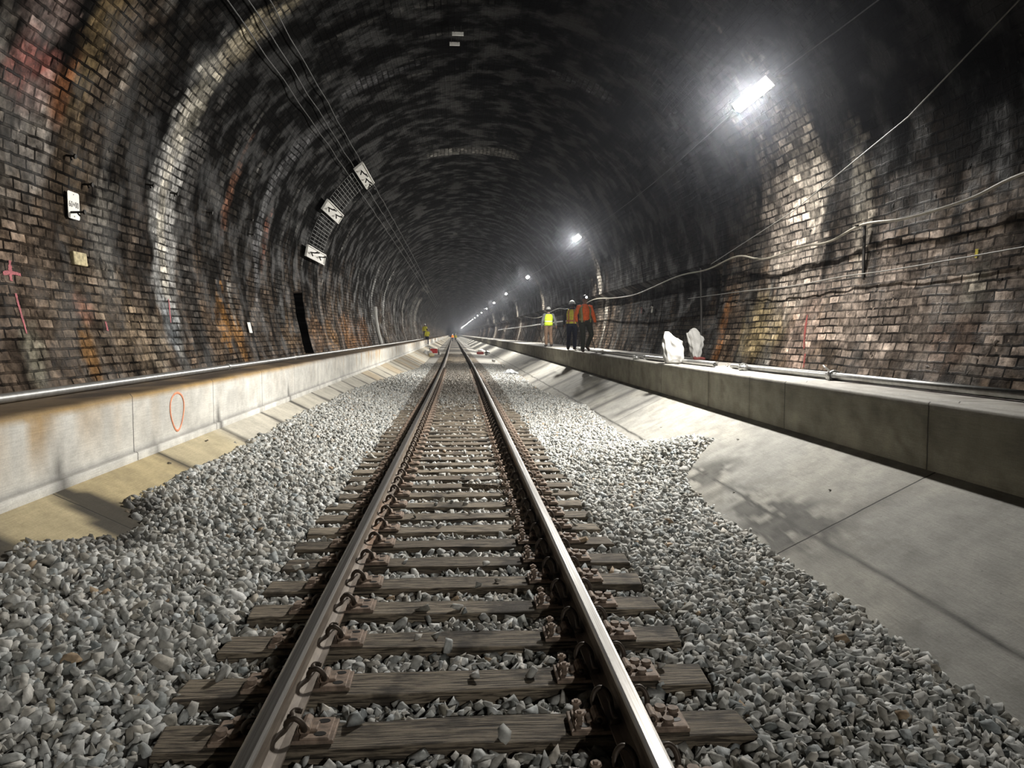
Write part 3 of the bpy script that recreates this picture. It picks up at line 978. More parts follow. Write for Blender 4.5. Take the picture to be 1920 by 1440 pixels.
def tie_mesh(seed):
    r = random.Random(seed)
    bm = bmesh.new()
    bmesh.ops.create_cube(bm, size=1)
    L, W, H = 2.6 + r.uniform(-.03, .03), .232 + r.uniform(-.012, .008), .18
    bmesh.ops.scale(bm, vec=(L, W, H), verts=bm.verts)
    bmesh.ops.bevel(bm, geom=bm.edges[:], offset=.012, segments=2, affect='EDGES', profile=.5)
    le = [e for e in bm.edges if abs(e.verts[0].co.x - e.verts[1].co.x) > 1]
    bmesh.ops.subdivide_edges(bm, edges=le, cuts=26, use_grid_fill=True)
    ph = [r.uniform(0, 9) for _ in range(4)]
    for v in bm.verts:
        x = v.co.x
        v.co.y += .006 * math.sin(x * 3.1 + ph[0]) + .003 * math.sin(x * 11 + ph[1])
        if v.co.z > 0: v.co.z += .004 * math.sin(x * 5 + ph[2] + v.co.y * 20) - .003
        if abs(x) > L / 2 - .08: v.co.x += .012 * math.sin(v.co.y * 40 + ph[3] + v.co.z * 25)
        v.co.z -= H / 2
    me = bpy.data.meshes.new('railroad_tie')
    bm.to_mesh(me); bm.free()
    me.materials.append(M['wood'])
    return me


def plate_mesh():
    """origin at rail centre; +x points to the outer end of the tie"""
    b = MB()
    # stepped plate, holes are separate dark discs
    b.box((.015, 0, .010), (.52, .19, .018), bev=.004)
    b.box((.182, 0, .022), (.165, .185, .012), bev=.005)
    b.box((-.165, 0, .022), (.125, .185, .012), bev=.005)
    for s in (1, -1):
        # cast shoulder barrel that takes the clip
        b.tube([(s * .118, -.05, .042), (s * .118, .05, .042)], [.024, .024], 12)
        b.tube([(s * .100, -.03, .03), (s * .100, .03, .03)], [.020, .020], 8)
        b.box((s * .145, 0, .033), (.05, .075, .014), bev=.005)
    return b


PM = plate_mesh()
HM = MB().tube([(0, 0, .0262), (0, 0, .0295)], [(.019, .026), (.019, .026)], 12, flat=(0, 1, 0))      # dark oval disc painted as the shade inside a bolt hole


def clip_mesh(s):
    pts = [(.118, -.06, .044), (.118, .0, .044), (.119, .055, .046), (.126, .082, .068), (.116, .096, .100), (.092, .100, .120), (.066, .094, .112), (.048, .078, .086),
           (.046, .045, .062), (.050, .0, .0575), (.052, -.045, .057), (.040, -.075, .057), (.050, -.096, .060), (.078, -.094, .056)]
    P = [Vector((s * x, y, z)) for x, y, z in pts]
    # smooth the path a little
    Q = []
    for i in range(len(P) - 1):
        p0, p1, p2, p3 = P[max(i - 1, 0)], P[i], P[i + 1], P[min(i + 2, len(P) - 1)]
        for k in range(3):
            t = k / 3
            Q.append(.5 * ((2 * p1) + (p2 - p0) * t + (2 * p0 - 5 * p1 + 4 * p2 - p3) * t * t + (3 * p1 - p0 - 3 * p2 + p3) * t ** 3))
    Q.append(P[-1])
    return MB().tube(Q, .0125, 8)


def spike_mesh(tall):
    b = MB()
    if not tall:                                # flat round screw head sitting on the plate
        b.cyl((0, 0, .026), .020, .012, 14)
        b.cyl((0, 0, .038), .027, .013, 16, r2=.024)
        return b
    h = .05
    b.cyl((0, 0, .026), .013, h, 10)
    b.cyl((0, 0, .026 + h * .35), .016, .008, 10)
    b.cyl((0, 0, .026 + h), .024, .010, 12, r2=.021)
    b.box((0, 0, .026 + h + .013), (.016, .016, .010))
    return b


protos = {}
tie_meshes = [tie_mesh(s) for s in range(7)]


def shared(name, mb, mat, smooth=False):
    me = bpy.data.meshes.new(name)
    me.from_pydata(mb.v, [], mb.f)
    me.materials.append(mat)
    if smooth: me.polygons.foreach_set('use_smooth', [True] * len(me.polygons))
    return me


me_plate = shared('tie_plate', PM, M['rust'])
me_hole = shared('hole_shade_disc', HM, M['iron'])
me_clip = {s: shared('rail_clip', clip_mesh(s), M['darkrust'], True) for s in (1, -1)}
me_low = shared('screw_spike', spike_mesh(False), M['rust'])
me_tall = shared('screw_spike', spike_mesh(True), M['rust'])


def link(name, me, parent, loc=(0, 0, 0), rz=0.0):
    o = bpy.data.objects.new(name, me)
    COL.objects.link(o)
    o.parent = parent
    o.location = loc
    o.rotation_euler = (0, 0, rz)
    return o


for i, y in enumerate(TIE_Y):
    if y > 70: break
    x = XT + random.uniform(-.03, .03) + float(off(y))
    rz = random.uniform(-.006, .006)
    t = empty('railroad_tie', (x, y, 0), rz)
    link('timber', tie_meshes[i % 7], t)
    if i == 0:
        lab = 'weathered wooden tie just below the bottom edge, mostly out of the photo'
    elif i <= 44:
        lab = 'weathered wooden tie, %s up from the bottom edge of the photo' % ordinal(i)
    else:
        lab = 'dusty wooden tie far along the track, half sunk in brown ballast'
    tag(t, lab, 'railroad tie', 'wooden ties' if i <= 44 else 'far dusty wooden ties')
    if i > 70: continue
    for s in (-1, 1):
        pl = link('tie_plate', me_plate, t, (s * RX - (x - XT - float(off(y))), 0, .0015), 0 if s > 0 else math.pi)
        # local +x of the plate points outwards
        for q in (1, -1): link('rail_clip', me_clip[q], pl)
        if i > 36: continue
        if i < 22:
            for py in (-.055, .055): link('hole_shade_disc', me_hole, pl, (-.185, py, 0))
            link('hole_shade_disc', me_hole, pl, (.225, -.03, 0))
        for px, py in ((.185, -.058), (.232, .035), (.178, .056)):
            link('screw_spike', me_low, pl, (px, py, 0))
        if s > 0:
            for px, py in ((-.205, -.05), (-.205, .05)): link('screw_spike', me_tall, pl, (px, py, 0))

def catm(P, n=6):
    P = [Vector(p) for p in P]
    Q = []
    for i in range(len(P) - 1):
        p0, p1, p2, p3 = P[max(i - 1, 0)], P[i], P[i + 1], P[min(i + 2, len(P) - 1)]
        for k in range(n):
            t = k / n
            Q.append(.5 * ((2 * p1) + (p2 - p0) * t + (2 * p0 - 5 * p1 + 4 * p2 - p3) * t * t + (3 * p1 - p0 - 3 * p2 + p3) * t ** 3))
    Q.append(P[-1])
    return Q



# ------------------------------------------------------------------ paint marks and plates on the walls
def wall_x(side, y, z, inset=.02):
    r = float(prof_r(z))
    if side > 0 and y > 16.9: r += .32
    return .5 + side * (r - inset) + float(off(y))


from mathutils.bvhtree import BVHTree
WALL_TREE = {}
for sd_, ob in ((-1, wl), (1, wr)):
    WALL_TREE[sd_] = BVHTree.FromPolygons([v.co[:] for v in ob.data.vertices], [tuple(p.vertices) for p in ob.data.polygons])


def wall_hit(side, y, z):
    h = WALL_TREE[side].ray_cast(Vector((.5 + float(off(y)), y, z)), Vector((side, 0, 0)))
    return h[0].x if h[0] is not None else wall_x(side, y, z)


def mark(poly, side, mat, label, par):
    """spray-painted stroke: a thin ragged film lying on the bricks; poly = (y, z, half-width) along the stroke"""
    P = catm([Vector(p) for p in poly], 14)
    r_ = random.Random(label + str(poly[0]))
    vs, fs = [], []
    for i, p_ in enumerate(P):
        d = P[min(i + 1, len(P) - 1)] - P[max(i - 1, 0)]
        n_ = Vector((-d.y, d.x)).normalized()
        w = p_.z * r_.uniform(.55, 1.15)
        for q in (-1, -.33, .33, 1):
            y, z = p_.x + n_.x * w * q, p_.y + n_.y * w * q
            vs.append((wall_hit(side, y, z) - side * .006, y, z))
    for i in range(len(P) - 1):
        for q in range(3): fs.append((i * 4 + q, i * 4 + q + 1, i * 4 + 5 + q, i * 4 + 4 + q))
    o = mesh_obj('paint_mark', vs, fs, mat, par)
    o['label'] = label


mark([(8.47, 2.37, .022), (8.62, 2.39, .03), (8.80, 2.38, .018)], -1, M['pinkpaint'], 'pink sprayed cross bar', wl)
mark([(8.63, 2.52, .02), (8.62, 2.42, .035), (8.61, 2.30, .028)], -1, M['pinkpaint'], 'pink sprayed cross upright', wl)
mark([(8.64, 2.17, .022), (8.64, 1.95, .024), (8.63, 1.74, .018)], -1, M['pinkpaint'], 'pink sprayed stroke', wl)
mark([(13.03, 2.31, .025), (13.0, 2.1, .022), (12.95, 1.92, .015)], -1, M['pinkpaint'], 'thin red stroke', wl)
mark([(10.60, 1.90, .03), (10.58, 1.78, .025)], -1, M['pinkpaint'], 'short pink dash', wl)
mark([(12.35, 2.05, .02), (12.28, 1.8, .035), (12.18, 1.5, .03)], 1, M['redpaint'], 'red sprayed stroke', wr)
mark([(12.10, 1.42, .03), (12.07, 1.3, .03), (12.05, 1.2, .02)], 1, M['redpaint'], 'red sprayed stroke', wr)
mark([(8.35, 2.69, .025), (8.35, 2.64, .032), (8.36, 2.59, .02)], 1, M['yellowpaint'], 'yellow sprayed dot', wr)

b = MB()
ring = []
for k in range(33):
    t = 2 * math.pi * k / 32
    ring.append((-3.196, 8.92 + .205 * math.sin(t) + .03 * math.sin(2 * t), .855 + .215 * math.cos(t)))
b.tube(ring, [(.013, .004)] * 33, 8, flat=None)
o = b.build('paint_mark', M['orangepaint'], bl)
o['label'] = 'orange spray-painted ring'


def text_mesh(body, size, extrude=.001, width=1.0):
    cu = bpy.data.curves.new('lettering', 'FONT')
    cu.body = body
    cu.size = size
    cu.extrude = extrude
    cu.align_x = 'CENTER'
    cu.align_y = 'CENTER'
    o = bpy.data.objects.new('lettering_curve', cu)
    COL.objects.link(o)
    dg = bpy.context.evaluated_depsgraph_get()
    me = bpy.data.meshes.new_from_object(o.evaluated_get(dg))
    bpy.data.objects.remove(o)
    for v in me.vertices: v.co.x *= width
    return me


# station sign on the left wall: local x -> along tunnel (away from camera), local y -> up, local z -> out of the wall
def wall_frame(side, y, z, standoff):
    e = .05
    dx = (wall_x(side, y, z + e, 0) - wall_x(side, y, z - e, 0)) / (2 * e)
    up = Vector((dx, 0, 1)).normalized()
    along = Vector((0, -side, 0))
    nrm = along.cross(up)
    Mx = Matrix((along, up, nrm)).transposed().to_4x4()
    Mx.translation = Vector((wall_x(side, y, z, 0), y, z)) + nrm * standoff
    return Mx


sg = empty('station_sign')
sg.matrix_world = wall_frame(-1, 10.08, 3.335, .045)
tag(sg, 'white plate lettered 60+00 high on the left brick wall', 'sign')
b = MB(); b.box((0, 0, 0), (.29, .33, .006), bev=0)
bm = bmesh.new()
bmesh.ops.create_cube(bm, size=1)
bmesh.ops.scale(bm, vec=(.29, .335, .006), verts=bm.verts)
bmesh.ops.bevel(bm, geom=[e for e in bm.edges if abs(e.verts[0].co.z - e.verts[1].co.z) > .004], offset=.03, segments=5, affect='EDGES', profile=.5)
me = bpy.data.meshes.new('plate'); bm.to_mesh(me); bm.free(); me.materials.append(M['white'])
link('sign_plate', me, sg)
tm = text_mesh('60+00', .105, .0012, .92)
tm.materials.clear(); tm.materials.append(mat_simple('grey_lettering', (.09, .09, .085), .5))
lt = link('lettering', tm, sg, (0, .008, .0045))
b = MB()
for px, py in ((0, .135), (0, -.135)): b.cyl((px, py, -.045), .006, .053, 8)
b.build('mounting_bolt', M['iron'], sg)
# iron pegs driven into the wall
pegs = [(10.0, 3.24, 'iron peg in front of the station sign on the left wall'), (9.92, 3.92, 'iron peg left wall above the station sign, upper of two'),
        (10.39, 3.66, 'iron peg just above the right corner of the station sign'), (12.32, 4.03, 'iron peg on dark soot short of the white lime ring'),
        (13.31, 4.08, 'round-headed iron peg within the white lime ring'), (15.12, 4.05, 'iron peg on soot just past the white lime ring'),
        (17.82, 4.32, 'upper iron peg of the pair left of the wire mesh'), (18.09, 4.02, 'lower iron peg of the pair left of the wire mesh')]
for y, z, lab in pegs:
    Mx = wall_frame(-1, y, z, 0)
    L = .20 if 'front' in lab else .12
    b = MB()
    b.cyl((0, 0, -.05), .014, L + .05, 8)
    b.cyl((0, 0, L), .030, .02, 10)
    b.tube([(0, 0, L * .6), (0, -.03, L * .7), (0, -.05, L * .8)], .010, 6)
    o = b.build('wall_hook', M['iron'])
    o.matrix_world = Mx
    tag(o, lab, 'hook', 'iron pegs on the left wall')

o = MB().box((0, 0, 0), (.34, .17, .07), bev=.012).build('stone_block', M['plaque'])
o.matrix_world = wall_frame(-1, 10.16, 2.68, .005)
tag(o, 'pale yellowish stone block set in the wall below the station sign', 'stone block')
o = MB().box((0, 0, 0), (.24, .24, .008), bev=.002).build('blank_plate', M['white'])
o.matrix_world = wall_frame(-1, 17.45, 1.87, .05)
tag(o, 'small blank white plate low on the left wall', 'plate')

# crown marker plates
for (y, x, w, dark, lab) in ((16.6, -.01, .24, 0, 'nearer of two white marker plates on the vault crown'), (17.15, -.08, .22, 0, 'farther of two white marker plates on the vault crown'),
                       (27.2, -.1, .24, 0, 'white marker plate on the crown at mid distance'), (48.5, -.15, .26, 0, 'small distant white marker plate on the crown')):
    z = 3.4 + 4.8 * math.sqrt(1 - ((x - .5) / 5.35) ** 2)
    t = empty('crown_marker', (x + float(off(y)), y, z - .10))
    tag(t, lab, 'marker plate', 'marker plates on the crown')
    MB().box((0, 0, -.06), (w, .012, .12), R=Matrix.Rotation(math.radians(-35), 3, 'X'), bev=.002).build('marker_plate', M['white'], t)
    b = MB()
    for q in (-.07, .07): b.tube([(q, 0, .16), (q, 0, -.03)], .006, 6)
    b.build('hanger', M['iron'], t)


# ------------------------------------------------------------------ vault cables on the left haunch
def vault_at(ang, y, inset):
    x, z = .5 - (5.35 - inset) * math.cos(ang), 3.4 + (4.8 - inset) * math.sin(ang)
    return (x + float(off(y)), y, z)


def ang_of(x, z): return math.atan2((z - 3.4) / 4.8, (.5 - x) / 5.35)


CA = [ang_of(-3.42, 6.67), ang_of(-3.22, 6.85), ang_of(-3.0, 7.02)]
for k, a in enumerate(CA):
    pts = []
    yy = 5.0
    j = 0
    while yy < 150:
        sag = .02 if j % 2 else 0
        wob = .010 * math.sin(yy * 1.3 + k * 2)
        pts.append(vault_at(a - sag * .22 + wob * .15, yy, .09 + (.02 if j % 2 else 0)))
        yy += 1.3 if yy < 60 else 5
        j += 1
    o = MB().tube(pts, .0115, 6).build('vault_cable', M['cable_dark'], smooth=True)
    tag(o, ['lowest of the three thin cables along the left side of the vault', 'middle of the three thin cables along the left side of the vault',
            'highest of the three thin cables along the left side of the vault'][k], 'cable', 'cables along the vault')

# three white hook boards and the wire mesh between them
BA = [ang_of(-4.75, 4.31), ang_of(-4.17, 5.74), ang_of(-3.12, 6.93)]
BN = ['lowest white hook board beside the wire mesh on the vault', 'middle white hook board between the two wire mesh strips', 'highest white hook board, under the three vault cables']
for k, a in enumerate(BA):
    t = empty('hook_board')
    x, y, z = vault_at(a, 25.5, .12)
    # board axes: along tunnel (y), round the arch, inward normal
    tang = Vector((math.sin(a) * 5.35, 0, math.cos(a) * 4.8)).normalized()
    along = Vector((0, 1, 0))
    nrm = tang.cross(along).normalized()
    if nrm.dot(Vector((.5 - x, 0, 3.0 - z))) < 0: nrm = -nrm
    R = Matrix((along, tang, nrm)).transposed()
    if R.determinant() < 0: R = Matrix((along, -tang, nrm)).transposed()
    Mx = R.to_4x4(); Mx.translation = (x, y, z)
    t.matrix_world = Mx
    tag(t, BN[k], 'board', 'white hook boards on the vault')
    b = MB().box((0, 0, 0), (3.1, .36, .03), bev=.006)
    for q in (-1.53, 1.53): b.box((q, 0, .03), (.05, .36, .04))
    for q in (-.165, .165): b.box((0, q, .03), (3.1, .03, .04))
    b.build('board_panel', M['white'], t)
    for q in ((-.9, .35, 1.25) if k == 2 else (-.95, .45)):
        h = MB()
        h.tube([(q, 0, .02), (q + .02, .01, .16), (q - .16, .04, .26)], .022, 6)
        h.tube([(q + .02, .01, .15), (q + .20, .05, .25)], .022, 6)
        h.tube([(q, 0, .05), (q + .06, -.10, .10)], .02, 6)
        h.build('hook', M['iron'], t)
    b = MB()
    for q in (-1.2, 1.2): b.cyl((q, 0, -.07), .015, .07, 8)
    b.build('anchor_bolt', M['iron'], t)
for (a0, a1, lab) in ((BA[0] + .055, BA[1] - .055, 'lower wire mesh strip following the vault between white boards'), (BA[1] + .055, BA[2] - .055, 'upper wire mesh strip following the vault between white boards')):
    b = MB()
    nr_ = 10
    for i in range(nr_):
        a = a0 + (a1 - a0) * i / (nr_ - 1)
        p0, p1 = vault_at(a, 24.3, .09), vault_at(a, 26.9, .09)
        b.tube([p0, p1], .009, 5)
    for yy in (24.35, 24.95, 25.6, 26.2, 26.85):
        b.tube([vault_at(a0 + (a1 - a0) * i / 12, yy, .075) for i in range(13)], .006, 5)
    o = b.build('wire_mesh', M['mesh_wire'])
    tag(o, lab, 'wire mesh', 'wire mesh strips on the vault')

# ------------------------------------------------------------------ right wall cables
thick = [(5.0, 3.5), (7.0, 3.38), (7.7, 3.34), (8.4, 3.24), (9.6, 3.21), (10.65, 3.28), (11.6, 3.16), (12.6, 3.18), (14.2, 3.14), (15.6, 3.33), (17.5, 3.22), (20, 3.24), (24.5, 3.02), (28, 3.06), (32.6, 3.2), (38, 2.9), (44, 3.2), (54, 2.9), (64, 3.2)]
o = MB().tube(catm([(wall_x(1, min(y, 16.8), min(z, 3.4), .15) + float(off(y)), y, z) for y, z in thick]), .019, 8).build('power_cable', M['cable_light'], smooth=True)
tag(o, 'thick pale cable sagging along the right brick wall', 'cable')
cl = empty('cable_strap', (wall_x(1, 10.75, 3.1, .06), 10.75, 3.3))
tag(cl, 'dark vertical strap hanging under the thick cable on the right wall', 'strap')
MB().box((0, 0, -.37), (.02, .06, .78), bev=.004).build('strap_band', M['iron'], cl)
b = MB(); b.box((-.06, 0, -.02), (.14, .05, .02)); b.build('bracket', M['iron'], cl)
gw = [(5.05, 5.3, 5.25), (5.25, 8.85, 4.27), (5.45, 12.4, 3.74), (5.62, 17.0, 3.30)]
o = MB().tube(gw, .008, 6).build('guy_wire', M['cable_grey'], smooth=True)
tag(o, 'thin straight wire slanting down across the lit right wall', 'wire')
lo = [(5.0, 2.66), (8.3, 2.60), (10.0, 2.58), (11.2, 2.59), (13.0, 2.56), (15.5, 2.6), (19, 2.62)]
o = MB().tube(catm([(wall_x(1, min(y, 16.8), z, .10), y, z) for y, z in lo]), .009, 6).build('thin_wire', M['cable_grey'], smooth=True)
tag(o, 'fine wire running level across the right bricks below the thick cable', 'wire')
rail_pts = [(5.05 + float(off(y)), y, 2.36 - .002 * (y - 36)) for y in (29.6, 36, 44, 52, 60, 70, 80, 92)]
hp = empty('handrail', (0, 0, 0))
tag(hp, 'pale waist-high pipe handrail along the right wall behind the workers', 'handrail')
MB().tube(rail_pts, .035, 8).build('pipe', M['galv'], hp, True)
for y in (31, 40, 50, 60, 72, 84):
    MB().tube([(5.05 + float(off(y)), y, 2.33), (5.28 + float(off(y)), y, 1.9), (5.50 + float(off(y)), y, 1.155)], .022, 6).build('leg', M['iron'], hp)
# wall tags
for (y, z, m, lab) in ((25.4, 2.52, 'redpaint', 'small red cloth tag on the dark right wall'), (24.0, 2.50, 'white', 'small white tag on the dark right wall')):
    b = MB().box((0, 0, 0), (.16, .20, .015), bev=.004)
    b.tube([(-.1, .06, .02), (.02, .10, .03), (.10, .05, .02)], .02, 6)
    o = b.build('wall_tag', M[m]); o.matrix_world = wall_frame(1, y, z, .05)
    tag(o, lab, 'tag', 'tags on the right wall')
# leaning pole in the recess
o = MB().tube([(5.62, 17.6, 1.16), (5.70, 17.9, 2.3), (5.76, 18.2, 3.3)], .03, 8).build('leaning_pole', M['iron'])
tag(o, 'dark pole leaning in the wall recess behind the white sacks', 'pole')
# white downpipe on the left wall
o = MB().tube(catm([(wall_x(-1, 44.3, z, .16), 44.3, z) for z in (1.15, 1.9, 2.6, 3.3)]), .085, 10).build('drain_pipe', M['white'], smooth=True)
tag(o, 'white vertical drain pipe on the left wall at mid distance', 'pipe')

# ------------------------------------------------------------------ pipes on the walkways
def pipe(name, pts, r, label, couplings=(), open_end=False, cat='pipe'):
    t = empty(name, pts[0])
    tag(t, label, cat)
    o0 = Vector(pts[0])
    P = [Vector(p) - o0 for p in pts]
    b = MB().tube(P, r, 16, caps=False)
    inner = MB().tube(P, r * .86, 16, caps=False)
    b.add(inner.v, [f[::-1] for f in inner.f])
    n = 16
    m = len(P)
    base = 0
    nv = len(inner.v)
    for i in (0, m - 1):
        for k in range(n):
            a, c = i * n + k, i * n + (k + 1) % n
            b.f.append((a, c, nv + c, nv + a) if i else (c, a, nv + a, nv + c))
    b.build('tube', M['galv'], t, True)
    return t, o0


def collar(t, o0, p, d, r, lugs=True):
    d = Vector(d).normalized()
    c = Vector(p) - o0
    b = MB()
    b.tube([c - d * .05, c - d * .045, c + d * .045, c + d * .05], [r * 1.05, r * 1.3, r * 1.3, r * 1.05], 14)
    if lugs:
        side = d.cross(Vector((0, 0, 1))).normalized()
        for s in (-1, 1):
            b.box(c + side * (s * r * 1.45), (.035, .05, .03), bev=.004)
            b.cyl(c + side * (s * r * 1.45) + Vector((0, 0, -.03)), .009, .075, 8)
    b.build('coupling', M['galv'], t)


lp = [(-3.80 + float(off(y)), y, 1.197) for y in (3, 6, 9, 12.9, 18, 24, 30, 36, 44, 52, 60, 70, 80, 92)]
t, o0 = pipe('conduit', lp, .042, 'long galvanised pipe lying on the left walkway')
for y in (12.9, 18.0, 30.0):
    collar(t, o0, (-3.80 + float(off(y)), y, 1.197), (0, 1, 0), .042, False)
p0, p1 = (4.86, 5.0, 1.207), (4.60, 12.7, 1.203)
t, o0 = pipe('conduit', [p0, p1], .047, 'nearest galvanised pipe on the right walkway, with a clamp near its middle')
d = Vector(p1) - Vector(p0)
q = Vector(p0) + d * ((12.25 - 5.0) / 7.7)
collar(t, o0, q, d, .047)
# the odd flat clamp in the middle: angled plate with a ring
q = Vector(p0) + d * ((9.45 - 5.0) / 7.7)
cp = MB()
c = q - o0
Rr = Matrix.Rotation(math.radians(38), 3, 'Y') @ Matrix.Rotation(math.radians(20), 3, 'X')
cp.box(c + Vector((-.03, -.05, .045)), (.26, .10, .016), R=Rr, bev=.004)
ringp = [c + Vector((.075 * math.cos(t_) - .02, -.11, .062 * math.sin(t_) + .005)) for t_ in np.linspace(0, 2 * math.pi, 19)]
cp.tube(ringp, .014, 8, caps=False)
for s in (-1, 1): cp.cyl(c + Vector((s * .085, -.08, -.05)), .012, .11, 8)
cp.tube([c - d.normalized() * .06, c + d.normalized() * .06], .062, 14)
cp.build('clamp', M['galv'], t)
p0, p1 = (4.47, 13.2, 1.203), (4.30, 17.5, 1.203)
t, o0 = pipe('conduit', [p0, p1], .047, 'open-ended galvanised pipe beside the larger white sack')
p0, p1 = (4.36, 17.9, 1.20), (4.45, 30.0, 1.20)
t, o0 = pipe('conduit', [p0, p1], .044, 'farther galvanised pipe on the right walkway behind the larger white sack')
for y, xx, lab in ((17.6, 4.08, 'loose pipe fitting on the right walkway left of the larger sack'), (11.95, 4.50, 'small loose fitting beside the nearest right pipe end')):
    t = empty('pipe_fitting', (xx, y, 1.152))
    tag(t, lab, 'pipe fitting', 'loose pipe fittings')
    b = MB()
    b.tube([(-.07, 0, .045), (.07, 0, .045)], .043, 12)
    b.tube([(0, 0, .045), (0, -.08, .045)], .036, 12)
    b.build('fitting_body', M['galv'], t, True)
    for s in (-1, 1): MB().cyl((s * .05, .03, .0), .010, .11, 8).build('bolt', M['galv'], t)

# ------------------------------------------------------------------ white sacks
def sack(name, loc, rz, w, dpt, h, outline, label, seed, lean=0.0):
    r = np.random.default_rng(seed)
    nz, na = 34, 64
    vs, fs = [], []
    for i in range(nz):
        t = i / (nz - 1)
        sx = np.interp(t, [0, .06, .25, .6, .85, 1], outline)
        sy = np.interp(t, [0, .06, .3, .7, 1], [.6, .95, 1.0, .7, .22])
        for k in range(na):
            a = 2 * math.pi * k / na
            ca, sa = math.cos(a), math.sin(a)
            q = .75
            px = math.copysign(abs(ca) ** q, ca) * w / 2 * sx
            py = math.copysign(abs(sa) ** q, sa) * dpt / 2 * sy
            fold = math.sin(a * 7 + 2.5 * math.sin(t * 4 + seed)) * .012 + math.sin(a * 13 + t * 9 + seed) * .006 + math.sin(t * 17 + a * 3) * .008
            fold *= (.5 + t)
            z = h * t
            z += (t ** 3) * h * .16 * (math.sin(px / w * 5 + seed) + .6 * px / w * (1 if seed % 2 else -1))
            px += fold * ca + lean * t * h
            py += fold * sa
            vs.append((px, py, max(z, 0)))
    for i in range(nz - 1):
        for k in range(na):
            fs.append((i * na + k, i * na + (k + 1) % na, (i + 1) * na + (k + 1) % na, (i + 1) * na + k))
    fs.append(tuple(range(na - 1, -1, -1)))
    fs.append(tuple((nz - 1) * na + k for k in range(na)))
    t_ = empty(name, loc, rz)
    tag(t_, label, 'sack', 'white woven sacks')
    mesh_obj('sack_body', vs, fs, M['sack'], t_, True)
    return t_


s1 = sack('woven_sack', (4.24, 15.0, 1.153), -.1, .40, .30, .56, [.75, .92, .97, .98, .92, .62], 'larger white sack standing on the edge of the right walkway', 3, -.08)
b = MB().tube([(-.10, -.152, .10), (0, -.157, .085), (.11, -.152, .10)], .004, 5)
b.build('seam', M['cable_light'], s1)
s2 = sack('woven_sack', (5.46, 17.5, 1.153), .1, .40, .26, .62, [.42, .48, .58, .84, 1.0, .96], 'smaller white sack slumped against the orange-stained wall corner', 2, -.03)
MB().tube([(-.09, -.10, .03), (0, -.13, .02), (.1, -.10, .03)], .02, 6).build('tie_cord', M['redpaint'], s2)
b = MB().tube([(0, 0, .03), (.10, -.04, .045), (.20, -.12, .03)], .03, 8)
b.ball((0, 0, .04), .045)
o = b.build('red_cloth', M['redpaint'], loc=(5.30, 17.05, 1.152))
tag(o, 'crumpled red cloth at the foot of the smaller white sack', 'cloth')

# strap of wood lying between ties
o = MB().tube([(.02, 8.62, .03), (.24, 8.50, .035), (.42, 8.38, .05)], [(.02, .008), (.024, .008), (.02, .008)], 6).build('wood_splinter', M['wood'])
tag(o, 'dark wooden splinter lying across the ties near the right rail', 'splinter')

# ------------------------------------------------------------------ hanging lamps
LY = [12.46, 31.0, 52.2, -8.9] + [52.2 + 21.3 * k for k in range(1, 21)]  # negative entry is an unseen fill lamp added behind the camera
TILT = math.radians(44)
housing = MB()
n = 9
vs, fs = [], []
for y in (-.74, .74):
    for R_ in (.105, .098):
        for k in range(n + 1):
            a = math.pi * k / n
            vs.append((R_ * math.cos(a), y, R_ * math.sin(a) * .75))
m = n + 1
for k in range(n):
    fs += [(k, k + 1, 2 * m + k + 1, 2 * m + k), (m + k + 1, m + k, 3 * m + k, 3 * m + k + 1), (k + 1, k, m + k, m + k + 1), (2 * m + k, 2 * m + k + 1, 3 * m + k + 1, 3 * m + k)]
fs += [(0, m, 3 * m, 2 * m), (n, 2 * m + n, 3 * m + n, m + n)]
housing.add(vs, fs)
for y in (-.735, .735): housing.box((0, y, .035), (.19, .012, .075))
me_housing = shared('housing', housing, M['housing'])
dif = MB().tube([(0, -.70, -.005), (0, -.66, -.01), (0, .66, -.01), (0, .70, -.005)], [(.03, .05), (.04, .085), (.04, .085), (.03, .05)], 14, flat=(0, 0, 1))
me_dif = shared('diffuser', dif, M['lampglow'], True)
for i, y in enumerate(LY):
    z = 5.60
    x = 4.75 + float(off(y))
    t = empty('pendant_lamp', (x, y, z))
    t.rotation_euler = (0, TILT, -HEAD * 0)
    if y < 0: lab = 'added unseen tube lamp behind the camera, lifting the foreground'
    elif i == 0: lab = 'nearest bright tube lamp hanging high on the right side'
    elif i < 20: lab = '%s lamp along the row on the right, counted from the nearest' % ordinal(i + 1 if i < 3 else i)
    else: lab = 'one of the tiny lamps at the far end of the row'
    tag(t, lab, 'lamp', 'tube lamps along the tunnel' if i < 20 else 'tiny lamps at the far end')
    link('housing', me_housing, t)
    link('diffuser', me_dif, t)
    if i < 8:
        for s in (-1, 1):
            MB().tube([(0, s * .6, .07), (.10, s * .6, .25), (.16, s * .62, .44)], .006, 5).build('hanger_wire', M['cable_light'], t)
    if i == 0:
        b = MB().tube([(.10, -.74, -.02), (.03, -.82, -.25), (.02, -.86, -.50)], .007, 5)
        b.tube([(.05, -.79, -.18), (.10, -.76, -.26)], .007, 5)
        b.build('cable_tie', M['white'], t)
    la = bpy.data.lights.new('lamp_light', 'AREA')
    la.shape = 'RECTANGLE'
    la.size, la.size_y = .14, 1.35
    la.energy = 1500.0 * (.52 if y < 0 else 1)  # the added lamp behind the camera is dimmer fill for the foreground
    la.color = (1.0, .965, .90)
    lo_ = bpy.data.objects.new('lamp_light', la)
    COL.objects.link(lo_)
    lo_.parent = t
    lo_.location = (0, 0, -.075)
pts = []
LY2 = [-8.9] + LY[:3] + LY[4:11]
for a, b_ in zip(LY2[:-1], LY2[1:]):
    for k in range(8):
        f_ = k / 8
        y = a + (b_ - a) * f_
        pts.append((4.86 + float(off(y)), y, 5.72 - .22 * 4 * f_ * (1 - f_)))
